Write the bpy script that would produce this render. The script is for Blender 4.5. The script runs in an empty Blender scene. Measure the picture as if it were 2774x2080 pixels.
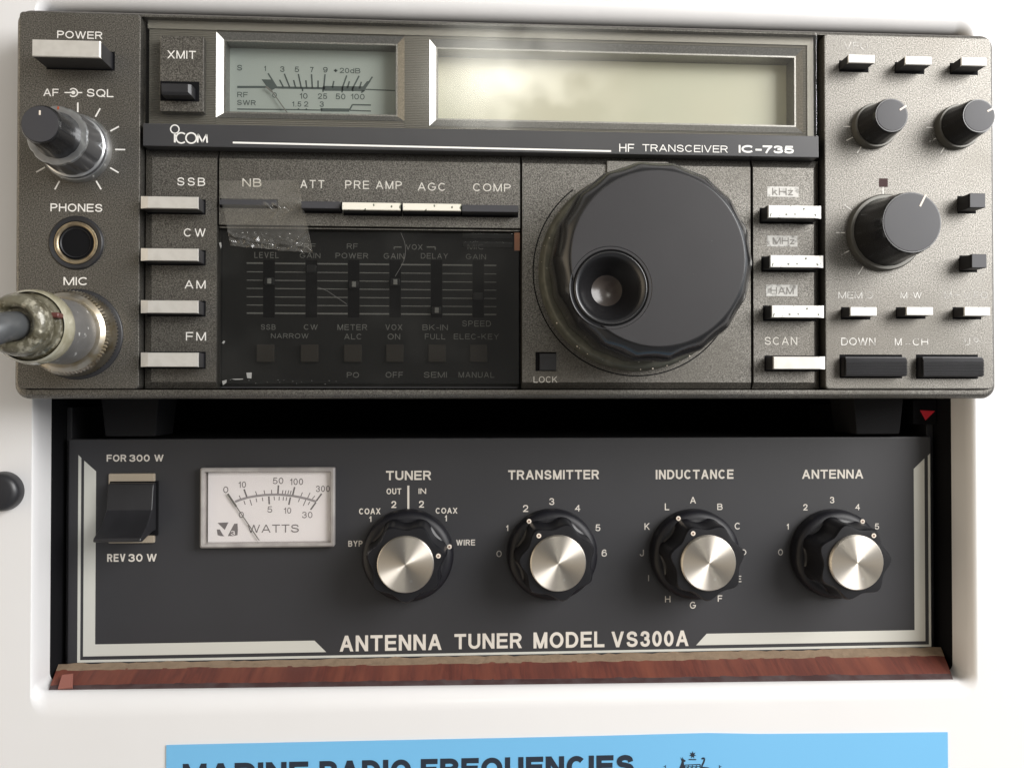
import bpy, bmesh, math, random
from mathutils import Vector, Euler
random.seed(7)
S = bpy.context.scene
COL = S.collection
rad = math.radians

# ------------------------------------------------------------------ camera, world, lamps, exposure
# panel frame in millimetres: u right, v up, w out of the wall towards the viewer -> world (u, -w, v) / 1000
F = 1993.5; CX, CY = 1106.0, 829.3           # focal length and principal point of the photo (2212 px wide)
CAM_D = 224.0
YAW, PITCH = math.atan(133/1993.5), math.atan(26/1993.5)
def W(u, v, w): return Vector((u/1000, -w/1000, v/1000))
cam = bpy.data.cameras.new('camera'); cam_o = bpy.data.objects.new('camera', cam); COL.objects.link(cam_o)
cam_o.location = W(0, 0, CAM_D)
cam_o.rotation_euler = (math.pi/2 + PITCH, 0, -YAW)
cam.sensor_width = 36; cam.lens = 36*F/2212; cam.clip_start = .01; cam.clip_end = 20
S.camera = cam_o
S.view_settings.view_transform = 'Standard'; S.view_settings.look = 'None'
S.view_settings.exposure = 0; S.view_settings.gamma = 1

wd = bpy.data.worlds.new('World'); S.world = wd; wd.use_nodes = True
nt = wd.node_tree; nt.nodes.clear()
def wn(t, **k):
    n = nt.nodes.new(t)
    for a, b in k.items(): setattr(n, a, b)
    return n
wo = wn('ShaderNodeOutputWorld'); bg = wn('ShaderNodeBackground'); nt.links.new(bg.outputs[0], wo.inputs[0])
tc = wn('ShaderNodeTexCoord')
acc = None
def lobe(d, p, col, k, mask=None):
    """a soft bright patch of the cabin around direction d (u, v, w)"""
    global acc
    dv = Vector((d[0], -d[2], d[1])).normalized()
    dt = wn('ShaderNodeVectorMath', operation='DOT_PRODUCT'); nt.links.new(tc.outputs['Generated'], dt.inputs[0]); dt.inputs[1].default_value = dv
    mx = wn('ShaderNodeMath', operation='MAXIMUM'); nt.links.new(dt.outputs['Value'], mx.inputs[0]); mx.inputs[1].default_value = 0
    pw = wn('ShaderNodeMath', operation='POWER'); nt.links.new(mx.outputs[0], pw.inputs[0]); pw.inputs[1].default_value = p
    if mask:
        mm = wn('ShaderNodeMath', operation='MULTIPLY'); nt.links.new(pw.outputs[0], mm.inputs[0]); nt.links.new(mask.outputs[0], mm.inputs[1]); pw = mm
    sc = wn('ShaderNodeVectorMath', operation='SCALE'); sc.inputs[0].default_value = [c*k for c in col]; nt.links.new(pw.outputs[0], sc.inputs['Scale'])
    ad = wn('ShaderNodeVectorMath', operation='ADD'); nt.links.new(sc.outputs[0], ad.inputs[0])
    if acc is None: ad.inputs[1].default_value = (.084, .083, .082)
    else: nt.links.new(acc.outputs[0], ad.inputs[1])
    acc = ad
lobe((.75, .35, .7), 5, (1, .985, .97), .75)      # bright side of the cabin
lobe((1, .25, .22), 16, (.84, .92, 1), 2.2)         # daylight from the hatch at the side
lobe((-.97, -.05, .2), 5, (1, .84, .62), 2.2)      # warm fill light added from the left to lift the shaded white
lobe((0, .95, .25), 3, (1, .98, .95), .25)  # pale ceiling
lobe((0, -.95, .3), 3, (.94, .96, 1), .26)        # cool pale patch from below
nz = wn('ShaderNodeTexNoise'); nz.inputs['Scale'].default_value = 16; nz.inputs['Detail'].default_value = 3; nt.links.new(tc.outputs['Generated'], nz.inputs['Vector'])
nr = wn('ShaderNodeMapRange'); nr.inputs[1].default_value = .42; nr.inputs[2].default_value = .56; nr.inputs[3].default_value = .12; nt.links.new(nz.outputs[0], nr.inputs[0])
lobe((8, 78, 224), 1200, (1, .98, .88), 15)       # glints of the hatch seen in the window
lobe((20, 75, 224), 420, (1, .97, .87), 9, nr)
lobe((1, .5, .95), 6, (1, .93, .8), .5)
nt.links.new(acc.outputs[0], bg.inputs['Color']); bg.inputs['Strength'].default_value = 1.0

def area(name, loc, target, size, power, col):
    l = bpy.data.lights.new(name, 'AREA'); l.shape = 'RECTANGLE'; l.size, l.size_y = size; l.energy = power; l.color = col
    o = bpy.data.objects.new(name, l); COL.objects.link(o); o.location = W(*loc)
    o.rotation_euler = (W(*target) - W(*loc)).to_track_quat('-Z', 'Y').to_euler()
area('window_light', (480, 235, 400), (40, 0, 0), (.38, .38), 5.8, (1, .985, .975))

# ------------------------------------------------------------------ helpers
ROT = Euler((math.pi/2 + PITCH, 0, -YAW)).to_matrix()
def at(x, y, w=0.0):
    """point (u, v) of the plane at depth w that shows at photo position x, y"""
    d = ROT @ Vector(((x-CX)/F, -(y-CY)/F, -1))
    t = (CAM_D - w)/d.y
    return d.x*t, d.z*t
def crop(x0, y0, wid, n=2212):
    s = wid/n*2212/2774; ox, oy = x0*2212/2774, y0*2212/2774
    return lambda x, y: (ox + x*s, oy + y*s)
G = lambda x, y: (x, y)
def rect(c, x0, y0, x1, y1, w):
    a = at(*c(x0, y0), w); b = at(*c(x1, y1), w)
    return a[0], b[0], b[1], a[1]            # u0, u1, v0, v1
ABS = {}
class MB:
    def __init__(s): s.v = []; s.f = []
    def add(s, vs, fs):
        o = len(s.v); s.v += [tuple(p) for p in vs]; s.f += [tuple(i+o for i in f) for f in fs]; return s
    def slab(s, u0, u1, v0, v1, w0, w1, cl=0, cr=0, ct=0, cb=0, cw=None):
        """block from w0 to w1; its front edges chamfered by cl, cr, ct, cb over depth cw"""
        c = max(cl, cr, ct, cb)
        if cw is None: cw = c
        R = lambda a, b, cc, d, w: [(a, cc, w), (b, cc, w), (b, d, w), (a, d, w)]
        L = [R(u0, u1, v0, v1, w0)]
        if c > 0: L += [R(u0, u1, v0, v1, w1-cw), R(u0+cl, u1-cr, v0+cb, v1-ct, w1)]
        else: L += [R(u0, u1, v0, v1, w1)]
        return s.loft(L, cap0=True, cap1=True)
    def loft(s, loops, cap0=False, cap1=False, closed=True):
        n = len(loops[0]); vs = [p for l in loops for p in l]; fs = []
        for k in range(len(loops)-1):
            for i in range(n if closed else n-1):
                j = (i+1) % n
                fs.append((k*n+i, k*n+j, (k+1)*n+j, (k+1)*n+i))
        if cap0: fs.append(tuple(range(n))[::-1])
        if cap1: fs.append(tuple((len(loops)-1)*n+i for i in range(n)))
        return s.add(vs, fs)
    def prism(s, pts, w0, w1):
        return s.loft([[(p[0], p[1], w0) for p in pts], [(p[0], p[1], w1) for p in pts]], True, True)
    def lathe(s, prof, n=64, c=(0, 0), fn=None, cap0=True, cap1=True):
        L = []
        for k, (r, w) in enumerate(prof):
            ring = []
            for i in range(n):
                t = 2*math.pi*i/n
                rr = fn(t, r, k) if fn else r
                ring.append((c[0]+rr*math.cos(t), c[1]+rr*math.sin(t), w))
            L.append(ring)
        return s.loft(L, cap0, cap1)
    def tube(s, path, r, n=20):
        L = []; P = [Vector(p) for p in path]; up = None
        for i, p in enumerate(P):
            t = (P[min(i+1, len(P)-1)] - P[max(i-1, 0)]).normalized()
            if up is None: up = t.orthogonal().normalized()
            up = (up - t*up.dot(t)).normalized(); b = t.cross(up)
            rr = r[i] if isinstance(r, (list, tuple)) else r
            L.append([p + up*rr*math.cos(a) + b*rr*math.sin(a) for a in [2*math.pi*k/n for k in range(n)]])
        return s.loft(L, True, True)
    def line(s, pts, wd, w, th=.04):
        """a drawn line of width wd through (u, v) points, lying on depth w"""
        for a, b in zip(pts[:-1], pts[1:]):
            d = Vector((b[0]-a[0], b[1]-a[1])); 
            if d.length < 1e-6: continue
            nrm = Vector((-d.y, d.x)).normalized()*wd/2
            s.prism([(a[0]+nrm.x, a[1]+nrm.y), (a[0]-nrm.x, a[1]-nrm.y), (b[0]-nrm.x, b[1]-nrm.y), (b[0]+nrm.x, b[1]+nrm.y)], w, w+th)
        return s
def rrect(u0, u1, v0, v1, r, w, n=6):
    P = []
    for cx, cy, a0 in ((u1-r, v0+r, -90), (u1-r, v1-r, 0), (u0+r, v1-r, 90), (u0+r, v0+r, 180)):
        for k in range(n+1):
            a = rad(a0 + 90*k/n); P.append((cx+r*math.cos(a), cy+r*math.sin(a), w))
    return P
def obj(name, mb, mat, parent=None, loc=None, smooth=35, bevel=0, segs=2):
    me = bpy.data.meshes.new(name)
    pa = ABS[parent.name] if parent else Vector((0, 0, 0))
    L = Vector(loc) if loc else (pa if parent else Vector((0, 0, 0)))
    me.from_pydata([W(*(Vector(p)-L)) for p in mb.v], [], mb.f)
    bm = bmesh.new(); bm.from_mesh(me)
    bmesh.ops.recalc_face_normals(bm, faces=bm.faces)
    if bevel:
        es = [e for e in bm.edges if len(e.link_faces) == 2 and e.calc_face_angle(0) > rad(25)]
        bmesh.ops.bevel(bm, geom=es, offset=bevel/1000, segments=segs, affect='EDGES', profile=.5, clamp_overlap=True)
    bm.to_mesh(me); bm.free()
    if smooth:
        me.shade_smooth(); me.set_sharp_from_angle(angle=rad(smooth))
    me.materials.append(mat)
    o = bpy.data.objects.new(name, me); COL.objects.link(o)
    if smooth:
        wm = o.modifiers.new('weighted', 'WEIGHTED_NORMAL'); wm.keep_sharp = True; wm.weight = 90
    o.location = W(*(L-pa)); 
    if parent: o.parent = parent
    ABS[o.name] = L
    return o
def prints(name, mb, mat, parent, gap=8.0):
    """printed matter: words that stand apart become marks of their own"""
    par = list(range(len(mb.v)))
    def find(i):
        while par[i] != i: par[i] = par[par[i]]; i = par[i]
        return i
    for f in mb.f:
        for k in f[1:]: par[find(k)] = find(f[0])
    isl = {}
    for i, p in enumerate(mb.v):
        b = isl.setdefault(find(i), [1e9, -1e9, 1e9, -1e9]); b[0] = min(b[0], p[0]); b[1] = max(b[1], p[0]); b[2] = min(b[2], p[1]); b[3] = max(b[3], p[1])
    ks = list(isl); grp = {k: k for k in ks}
    def fg(i):
        while grp[i] != i: i = grp[i]
        return i
    for i, a in enumerate(ks):
        for b in ks[:i]:
            A, B = isl[a], isl[b]
            if max(A[0]-B[1], B[0]-A[1], 0) + max(A[2]-B[3], B[2]-A[3], 0) < gap: grp[fg(a)] = fg(b)
    sets = {}
    for f in mb.f: sets.setdefault(fg(find(f[0])), []).append(f)
    for fs in sets.values():
        ids = sorted({i for f in fs for i in f}); m = {i: k for k, i in enumerate(ids)}
        o = MB(); o.v = [mb.v[i] for i in ids]; o.f = [tuple(m[i] for i in f) for f in fs]
        obj(name, o, mat, parent, smooth=0)
def tag(o, label=None, cat=None, group=None, kind=None):
    if label: o['label'] = label
    if cat: o['category'] = cat
    if group: o['group'] = group
    if kind: o['kind'] = kind
    return o
def thing(name, loc, label, cat, group=None):
    o = bpy.data.objects.new(name, None); COL.objects.link(o); o.location = W(*loc); o.empty_display_size = .01
    ABS[o.name] = Vector(loc); return tag(o, label, cat, group)

# ---- panel lettering: plain grotesque capitals drawn as constant-width strokes
def _arc(cx, cy, rx, ry, a0, a1, n=14):
    return [(cx+rx*math.cos(rad(a0+(a1-a0)*i/n)), cy+ry*math.sin(rad(a0+(a1-a0)*i/n))) for i in range(n+1)]
def _spl(pts, n=4):
    V = [Vector(p) for p in pts]; V = [V[0]*2-V[1]] + V + [V[-1]*2-V[-2]]; R_ = []
    for i in range(1, len(V)-2):
        for k in range(n):
            t = k/n; p, q, r, e = V[i-1:i+3]
            R_.append(tuple(.5*((2*q)+(r-p)*t+(2*p-5*q+4*r-e)*t*t+(3*q-3*r+e-p)*t**3)))
    return R_ + [tuple(V[-2])]
_bow = lambda x, y, rx, ry: _arc(x, y, rx, ry, 90, -90, 10)
_S = _spl([(.93, .72), (.83, .92), (.5, 1), (.17, .92), (.06, .75), (.17, .58), (.5, .51), (.84, .42), (.97, .25), (.84, .07), (.5, 0), (.14, .08), (.02, .28)])
_six = [(.93, .8), (.77, .96), (.5, 1), (.15, .85), (.01, .45), (.1, .1), (.5, 0), (.88, .09), (1, .31), (.88, .54), (.5, .62), (.15, .52), (.02, .32)]
_oval = _arc(.5, .5, .5, .5, 0, 360, 28)
GLY = {
 'A': (.95, [[(0, 0), (.5, 1)], [(.5, 1), (1, 0)], [(.2, .31), (.8, .31)]]),
 'B': (.82, [[(0, 0), (0, 1), (.55, 1)] + _bow(.58, .765, .34, .235)[1:] + [(0, .53)], [(.3, .53)] + _bow(.6, .265, .4, .265) + [(0, 0)]]),
 'C': (.92, [_arc(.5, .5, .5, .5, 42, 318, 22)]),
 'D': (.88, [[(0, 0), (0, 1)] + _arc(.42, .5, .58, .5, 90, -90, 18) + [(0, 0)]]),
 'E': (.76, [[(1, 1), (0, 1), (0, 0), (1, 0)], [(0, .52), (.92, .52)]]),
 'F': (.72, [[(1, 1), (0, 1), (0, 0)], [(0, .5), (.9, .5)]]),
 'G': (.98, [_arc(.5, .5, .5, .5, 42, 335, 24) + [(1, .46), (.58, .46)]]),
 'H': (.84, [[(0, 0), (0, 1)], [(1, 0), (1, 1)], [(0, .52), (1, .52)]]),
 'I': (.0, [[(.5, 0), (.5, 1)]]),
 'J': (.6, [[(1, 1), (1, .3)] + _arc(.5, .3, .5, .3, 0, -180)[1:]]),
 'K': (.86, [[(0, 0), (0, 1)], [(0, .34), (.95, 1)], [(1, 0), (.38, .56)]]),
 'L': (.68, [[(0, 1), (0, 0), (1, 0)]]),
 'M': (1.0, [[(0, 0), (0, 1)], [(0, 1), (.5, 0)], [(.5, 0), (1, 1)], [(1, 0), (1, 1)]]),
 'N': (.84, [[(0, 0), (0, 1)], [(0, 1), (1, 0)], [(1, 0), (1, 1)]]),
 'O': (1.0, ['c', _oval]),
 'P': (.78, [[(0, 0), (0, 1)] + _bow(.52, .73, .48, .27) + [(0, .46)]]),
 'Q': (1.0, ['c', _oval, [(.64, .26), (.98, .0)]]),
 'R': (.84, [[(0, 0), (0, 1)] + _bow(.55, .74, .42, .26) + [(0, .48)], [(.58, .48), (1, 0)]]),
 'S': (.84, [_S]),
 'T': (.82, [[(0, 1), (1, 1)], [(.5, 1), (.5, 0)]]),
 'U': (.84, [[(0, 1), (0, .32)] + _arc(.5, .34, .5, .34, 180, 360)[1:] + [(1, 1)]]),
 'V': (.92, [[(0, 1), (.5, 0)], [(.5, 0), (1, 1)]]),
 'W': (1.35, [[(0, 1), (.26, 0)], [(.26, 0), (.5, 1)], [(.5, 1), (.74, 0)], [(.74, 0), (1, 1)]]),
 'X': (.9, [[(0, 0), (1, 1)], [(0, 1), (1, 0)]]),
 'Y': (.9, [[(0, 1), (.5, .44)], [(1, 1), (.5, .44)], [(.5, .5), (.5, 0)]]),
 '0': (.64, ['c', _oval]), '1': (.34, [[(.95, 0), (.95, 1)], [(0, .74), (.5, .78), (.9, .96)]]),
 '2': (.66, [_spl([(.02, .66), (.1, .9), (.48, 1), (.88, .9), (.96, .7), (.82, .48), (.36, .22), (.06, .02)]), [(.02, 0), (1, 0)]]),
 '3': (.66, [_spl([(.04, .74), (.16, .94), (.48, 1), (.84, .92), (.92, .75), (.8, .57), (.42, .53)]), _spl([(.42, .53), (.85, .45), (1, .26), (.85, .06), (.48, 0), (.12, .08), (0, .28)])]),
 '4': (.68, [[(.76, 0), (.76, 1)], [(.7, .98), (0, .31), (1, .31)]]),
 '5': (.66, [[(.9, 1), (.18, 1), (.08, .47)], _spl([(.08, .47), (.3, .6), (.6, .61), (.9, .5), (1, .31), (.88, .08), (.5, 0), (.12, .08), (0, .25)])]),
 '6': (.66, [_spl(_six)]), '9': (.66, [_spl([(1-x, 1-y) for x, y in _six])]),
 '7': (.64, [[(0, 1), (1, 1)], [(.97, .96), (.6, .5), (.38, 0)]]),
 '-': (.36, [[(0, .4), (1, .4)]]), '.': (.16, [[(0, 0), (1, 0)]]), '+': (.5, [[(0, .45), (1, .45)], [(.5, .15), (.5, .75)]]),
 'k': (.55, [[(0, 0), (0, 1)], [(0, .26), (.9, .7)], [(1, 0), (.36, .44)]]), 'z': (.52, [[(0, .68), (1, .68)], [(0, .0), (1, .68)], [(0, 0), (1, 0)]]),
 'd': (.62, [[(1, 1), (1, 0)], 'c', _arc(.5, .35, .5, .35, 0, 360, 22)]), ' ': (.3, []),
}
def stroke(mb, P_, t, w, closed):
    """flat ribbon of width t along P_, mitred at its bends, square at its ends"""
    P_ = [Vector(p) for p in P_]
    P_ = [p for i, p in enumerate(P_) if i == 0 or (p-P_[i-1]).length > 1e-5]
    if closed and (P_[0]-P_[-1]).length < 1e-4: P_ = P_[:-1]
    n = len(P_)
    if n < 2: return
    if not closed:
        if (P_[0]-P_[1]).length > t*1.3: P_[0] = P_[0] + (P_[0]-P_[1]).normalized()*t/2
        if (P_[-1]-P_[-2]).length > t*1.3: P_[-1] = P_[-1] + (P_[-1]-P_[-2]).normalized()*t/2
    A, B = [], []
    for i in range(n):
        d0 = (P_[i]-P_[i-1]).normalized() if (i > 0 or closed) else None
        d1 = (P_[(i+1) % n]-P_[i]).normalized() if (i < n-1 or closed) else None
        d0 = d0 or d1; d1 = d1 or d0
        n0, n1 = Vector((-d0.y, d0.x)), Vector((-d1.y, d1.x)); m = (n0+n1)/max(.35, 1+n0.dot(n1))
        A.append(P_[i]+m*t/2); B.append(P_[i]-m*t/2)
    vs = [(p.x, p.y, w+.0012*i) for i, p in enumerate(A)] + [(p.x, p.y, w+.0012*i) for i, p in enumerate(B)]
    if closed: vs = [(a, b, w) for a, b, c in vs]
    mb.add(vs, [(i, (i+1) % n, n+(i+1) % n, n+i) for i in range(n if closed else n-1)])
def word(mb, txt, u0, u1, v0, v1, w, wt=.012, sp=1.0, slant=0):
    """printed word: capitals fill u0..u1 by v0..v1 on depth w"""
    h = v1-v0; t = h*(.118 + wt*2.4); gap = h*(.235 + .7*(sp-1)) - t*.45
    W_ = [GLY[c][0]*h for c in txt]; fixed = len(txt)*t*(1 if True else 0) + gap*(len(txt)-1)
    k = (u1-u0-fixed)/max(sum(W_)-len([c for c in txt if c != 'I'])*0, 1e-6) if sum(W_) > 0 else 1
    if k < .4: gap *= .4; fixed = len(txt)*t + gap*(len(txt)-1); k = max(.3, (u1-u0-fixed)/max(sum(W_), 1e-6))
    x = u0; dz = 0
    for c, wd_ in zip(txt, W_):
        gw = wd_*k; cl_ = False
        for s_ in GLY[c][1]:
            if s_ == 'c': cl_ = True; continue
            f = lambda p: (x+t/2+p[0]*gw, v0+t/2+p[1]*(h-t))
            sh = lambda p: (p[0], p[1]+slant*(p[0]-u0))
            dz += .002
            if len(s_) == 2 and abs(s_[0][0]-s_[1][0]) > .02 and abs(s_[0][1]-s_[1][1]) > .02:
                e = [(x+t/2+p[0]*gw, v0+(p[1]*h if p[1] in (0, 1) else t/2+p[1]*(h-t))) for p in s_]
                d = Vector(e[1])-Vector(e[0]); hx = t/2*min(2.2, d.length/abs(d.y))*.98
                q = [(e[0][0]-hx, e[0][1]), (e[0][0]+hx, e[0][1]), (e[1][0]+hx, e[1][1]), (e[1][0]-hx, e[1][1])]
                mb.add([(*sh(p), w+dz) for p in q], [(0, 1, 2, 3)])
            else: stroke(mb, [sh(f(p)) for p in s_], t, w+dz, cl_)
            cl_ = False
        x += gw + t + gap
def words(c, items, w, wt=.012, sp=1.0):
    mb = MB()
    for it in items:
        t, x0, y0, x1, y1 = it[:5]
        word(mb, t, *rect(c, x0, y0, x1, y1, w), w, it[5] if len(it) > 5 else wt, sp)
    return mb
def join(*mbs):
    r = MB()
    for m in mbs: r.add(m.v, m.f)
    return r

# ------------------------------------------------------------------ materials
def mat(name, col, rough=.5, metal=0, spec=.5, vary=None, bump=None, coat=0, stretch=None, aniso=0, specks=None, flake=None):
    m = bpy.data.materials.new(name); m.use_nodes = True; t = m.node_tree; b = t.nodes['Principled BSDF']
    b.inputs['Base Color'].default_value = (*col, 1); b.inputs['Roughness'].default_value = rough
    b.inputs['Metallic'].default_value = metal; b.inputs['Specular IOR Level'].default_value = spec
    b.inputs['Coat Weight'].default_value = coat; b.inputs['Coat Roughness'].default_value = .08
    co = t.nodes.new('ShaderNodeTexCoord'); src = co.outputs['Object']
    if stretch:
        mp = t.nodes.new('ShaderNodeMapping'); mp.inputs['Scale'].default_value = stretch; t.links.new(src, mp.inputs[0]); src = mp.outputs[0]
    def noise(sc, det=3, ro=.55):
        n = t.nodes.new('ShaderNodeTexNoise'); n.inputs['Scale'].default_value = sc; n.inputs['Detail'].default_value = det; n.inputs['Roughness'].default_value = ro
        t.links.new(src, n.inputs['Vector']); return n
    cur = None
    def mixc(fac, a, c2):
        x = t.nodes.new('ShaderNodeMix'); x.data_type = 'RGBA'
        t.links.new(fac, x.inputs[0])
        if isinstance(a, tuple): x.inputs[6].default_value = (*a, 1)
        else: t.links.new(a, x.inputs[6])
        x.inputs[7].default_value = (*c2, 1)
        return x.outputs[2]
    def ramp(out, lo, hi):
        r = t.nodes.new('ShaderNodeMapRange'); r.inputs[1].default_value = lo; r.inputs[2].default_value = hi; t.links.new(out, r.inputs[0]); return r.outputs[0]
    cur = col
    for (sc, lo, hi, c2) in (vary or []):
        cur = mixc(ramp(noise(sc).outputs[0], lo, hi), cur, c2)
    for (sc, lo, hi, c2) in (specks or []):
        cur = mixc(ramp(noise(sc, 1, .5).outputs[0], lo, hi), cur, c2)
    if not isinstance(cur, tuple): t.links.new(cur, b.inputs['Base Color'])
    if bump:
        sc, st, di = bump
        bp = t.nodes.new('ShaderNodeBump'); bp.inputs['Strength'].default_value = st; bp.inputs['Distance'].default_value = di/1000
        t.links.new(noise(sc, 2).outputs[0], bp.inputs['Height']); t.links.new(bp.outputs[0], b.inputs['Normal'])
    if aniso:
        b.inputs['Anisotropic'].default_value = aniso
        tg = t.nodes.new('ShaderNodeTangent'); tg.direction_type = 'RADIAL'; tg.axis = 'Y'; t.links.new(tg.outputs[0], b.inputs['Tangent']); b.inputs['Anisotropic Rotation'].default_value = .25
    return m
def glassy(name, tint, gloss_rough=.02, ior=1.45, veil=None, boost=1.0):
    """thin clear or smoked plastic: light passes straight, the surface reflects by Fresnel"""
    m = bpy.data.materials.new(name); m.use_nodes = True; t = m.node_tree; t.nodes.clear()
    o = t.nodes.new('ShaderNodeOutputMaterial'); tr = t.nodes.new('ShaderNodeBsdfTransparent'); tr.inputs[0].default_value = (*tint, 1)
    gl = t.nodes.new('ShaderNodeBsdfGlossy'); gl.inputs['Roughness'].default_value = gloss_rough; gl.inputs[0].default_value = (boost, boost, boost, 1)
    fr = t.nodes.new('ShaderNodeFresnel'); fr.inputs[0].default_value = ior
    base = tr
    if veil:
        fac, vc, sc, lo, hi = veil
        df = t.nodes.new('ShaderNodeBsdfDiffuse'); df.inputs[0].default_value = (*vc, 1)
        co = t.nodes.new('ShaderNodeTexCoord'); n = t.nodes.new('ShaderNodeTexNoise'); n.inputs['Scale'].default_value = sc; n.inputs['Detail'].default_value = 5; t.links.new(co.outputs['Object'], n.inputs['Vector'])
        r = t.nodes.new('ShaderNodeMapRange'); r.inputs[1].default_value = lo; r.inputs[2].default_value = hi; r.inputs[3].default_value = fac*.25; r.inputs[4].default_value = fac; t.links.new(n.outputs[0], r.inputs[0])
        mx = t.nodes.new('ShaderNodeMixShader'); t.links.new(r.outputs[0], mx.inputs[0]); t.links.new(tr.outputs[0], mx.inputs[1]); t.links.new(df.outputs[0], mx.inputs[2]); base = mx
    ge = t.nodes.new('ShaderNodeNewGeometry'); k = t.nodes.new('ShaderNodeMath'); k.operation = 'SUBTRACT'; k.inputs[0].default_value = 1; t.links.new(ge.outputs['Backfacing'], k.inputs[1])
    fm = t.nodes.new('ShaderNodeMath'); fm.operation = 'MULTIPLY'; t.links.new(fr.outputs[0], fm.inputs[0]); t.links.new(k.outputs[0], fm.inputs[1])
    ms = t.nodes.new('ShaderNodeMixShader'); t.links.new(fm.outputs[0], ms.inputs[0]); t.links.new(base.outputs[0], ms.inputs[1]); t.links.new(gl.outputs[0], ms.inputs[2])
    t.links.new(ms.outputs[0], o.inputs[0]); return m
def worn(name, col, lo, hi, sc=900):
    """printed ink rubbed away in patches"""
    m = bpy.data.materials.new(name); m.use_nodes = True; t = m.node_tree; b = t.nodes['Principled BSDF']; o = t.nodes['Material Output']
    b.inputs['Base Color'].default_value = (*col, 1); b.inputs['Roughness'].default_value = .6
    tr = t.nodes.new('ShaderNodeBsdfTransparent'); co = t.nodes.new('ShaderNodeTexCoord'); n = t.nodes.new('ShaderNodeTexNoise'); n.inputs['Scale'].default_value = sc; n.inputs['Detail'].default_value = 3
    t.links.new(co.outputs['Object'], n.inputs['Vector'])
    r = t.nodes.new('ShaderNodeMapRange'); r.inputs[1].default_value = lo; r.inputs[2].default_value = hi; t.links.new(n.outputs[0], r.inputs[0])
    mx = t.nodes.new('ShaderNodeMixShader'); t.links.new(r.outputs[0], mx.inputs[0]); t.links.new(tr.outputs[0], mx.inputs[1]); t.links.new(b.outputs[0], mx.inputs[2]); t.links.new(mx.outputs[0], o.inputs[0]); return m

M = {}
M['paint'] = mat('metallic_paint', (.098, .093, .084), .49, .91, .5, vary=[(3600, .38, .70, (.30, .287, .262)), (4300, .54, .72, (.026, .0245, .021)), (30, .5, .85, (.105, .098, .085)), (9, .55, .75, (.115, .102, .085))], bump=(3400, .3, .05))
M['rib'] = mat('ribbed_plastic', (.21, .20, .175), .42, .3)
M['frame'] = mat('window_frame_metal', (.25, .245, .235), .37, .85, vary=[(2500, .4, .75, (.36, .35, .33))])
M['black'] = mat('black_plastic', (.016, .016, .018), .38, vary=[(120, .4, .7, (.022, .022, .025))], bump=(1500, .12, .03))
M['matt_black'] = mat('matt_black_face', (.042, .042, .046), .52, vary=[(60, .35, .7, (.036, .036, .042))], bump=(2500, .2, .03), spec=.5)
M['dial_face'] = mat('dial_face_black', (.026, .025, .027), .5, spec=.35, vary=[(40, .35, .75, (.031, .030, .032))], bump=(2200, .3, .03), specks=[(700, .79, .82, (.08, .08, .08))])
M['gloss_black'] = mat('gloss_black_plastic', (.010, .010, .011), .24, coat=.1)
M['strip'] = mat('name_strip_black', (.042, .042, .045), .33, vary=[(40, .4, .7, (.05, .05, .052))])
M['void'] = mat('dark_cavity', (.006, .006, .007), .85, spec=.1)
M['board'] = mat('slider_board_black', (.008, .008, .008), .6)
M['dark'] = mat('dark_case', (.016, .016, .019), .6, vary=[(60, .4, .7, (.024, .024, .027))])
M['silver'] = mat('silver_cap', (.62, .60, .56), .42, .35, vary=[(400, .4, .7, (.56, .54, .5))])
M['white_cap'] = mat('chipped_white_cap', (.78, .77, .74), .45, .15, specks=[(900, .66, .69, (.10, .11, .085)), (260, .62, .72, (.5, .5, .41))])
M['mould_cap'] = mat('mouldy_cream_cap', (.74, .71, .62), .5, 0, specks=[(800, .68, .71, (.10, .11, .08)), (170, .60, .72, (.42, .46, .30))])
M['alu'] = mat('turned_aluminium', (.55, .56, .57), .28, .9, vary=[(300, .4, .7, (.42, .43, .44))])
M['clear_skirt'] = mat('smoky_skirt', (.07, .07, .073), .3, .3, coat=.3)
M['ink'] = mat('white_print', (.74, .72, .68), .6)
M['ink_dim'] = mat('grey_print', (.60, .58, .53), .6)
M['ink_door'] = mat('panel_print', (.35, .35, .335), .6)
M['ink_worn'] = worn('worn_print', (.70, .69, .66), .28, .52, 700)
M['ink_faint'] = worn('faint_print', (.60, .59, .56), .34, .62, 600)
M['ink_rub'] = worn('rubbed_print', (.62, .61, .58), .2, .5, 900)
M['moulded'] = mat('moulded_letters', (.80, .79, .76), .35)
M['lcd'] = mat('lcd_glass', (.45, .42, .315), .35, vary=[(14, .35, .7, (.43, .445, .35))])
M['dial'] = mat('dial_grey_green', (.27, .305, .285), .6)
M['dial_ink'] = mat('dial_print', (.05, .065, .062), .7)
M['needle'] = mat('meter_needle', (.12, .12, .11), .5)
M['glass'] = glassy('clear_acrylic', (.985, .985, .975), .035, 1.5)
M['smoke'] = glassy('smoked_acrylic', (.70, .70, .69), .06, 1.4, veil=(.03, (.4, .4, .38), 60, .5, .8))
M['tape'] = glassy('adhesive_tape', (.93, .92, .89), .09, 1.45, veil=(.14, (.62, .60, .55), 40, .3, .7))
M['brass'] = mat('dull_brass', (.42, .35, .24), .38, .9, vary=[(500, .4, .65, (.25, .2, .14))])
M['chrome'] = mat('tarnished_nickel', (.50, .46, .39), .33, 1, vary=[(260, .45, .7, (.34, .27, .16))], bump=(900, .15, .05))
M['grey_barrel'] = mat('grey_metal_barrel', (.20, .195, .19), .40, .45, vary=[(200, .45, .75, (.16, .155, .15))], specks=[(500, .70, .74, (.7, .7, .68))])
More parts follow.
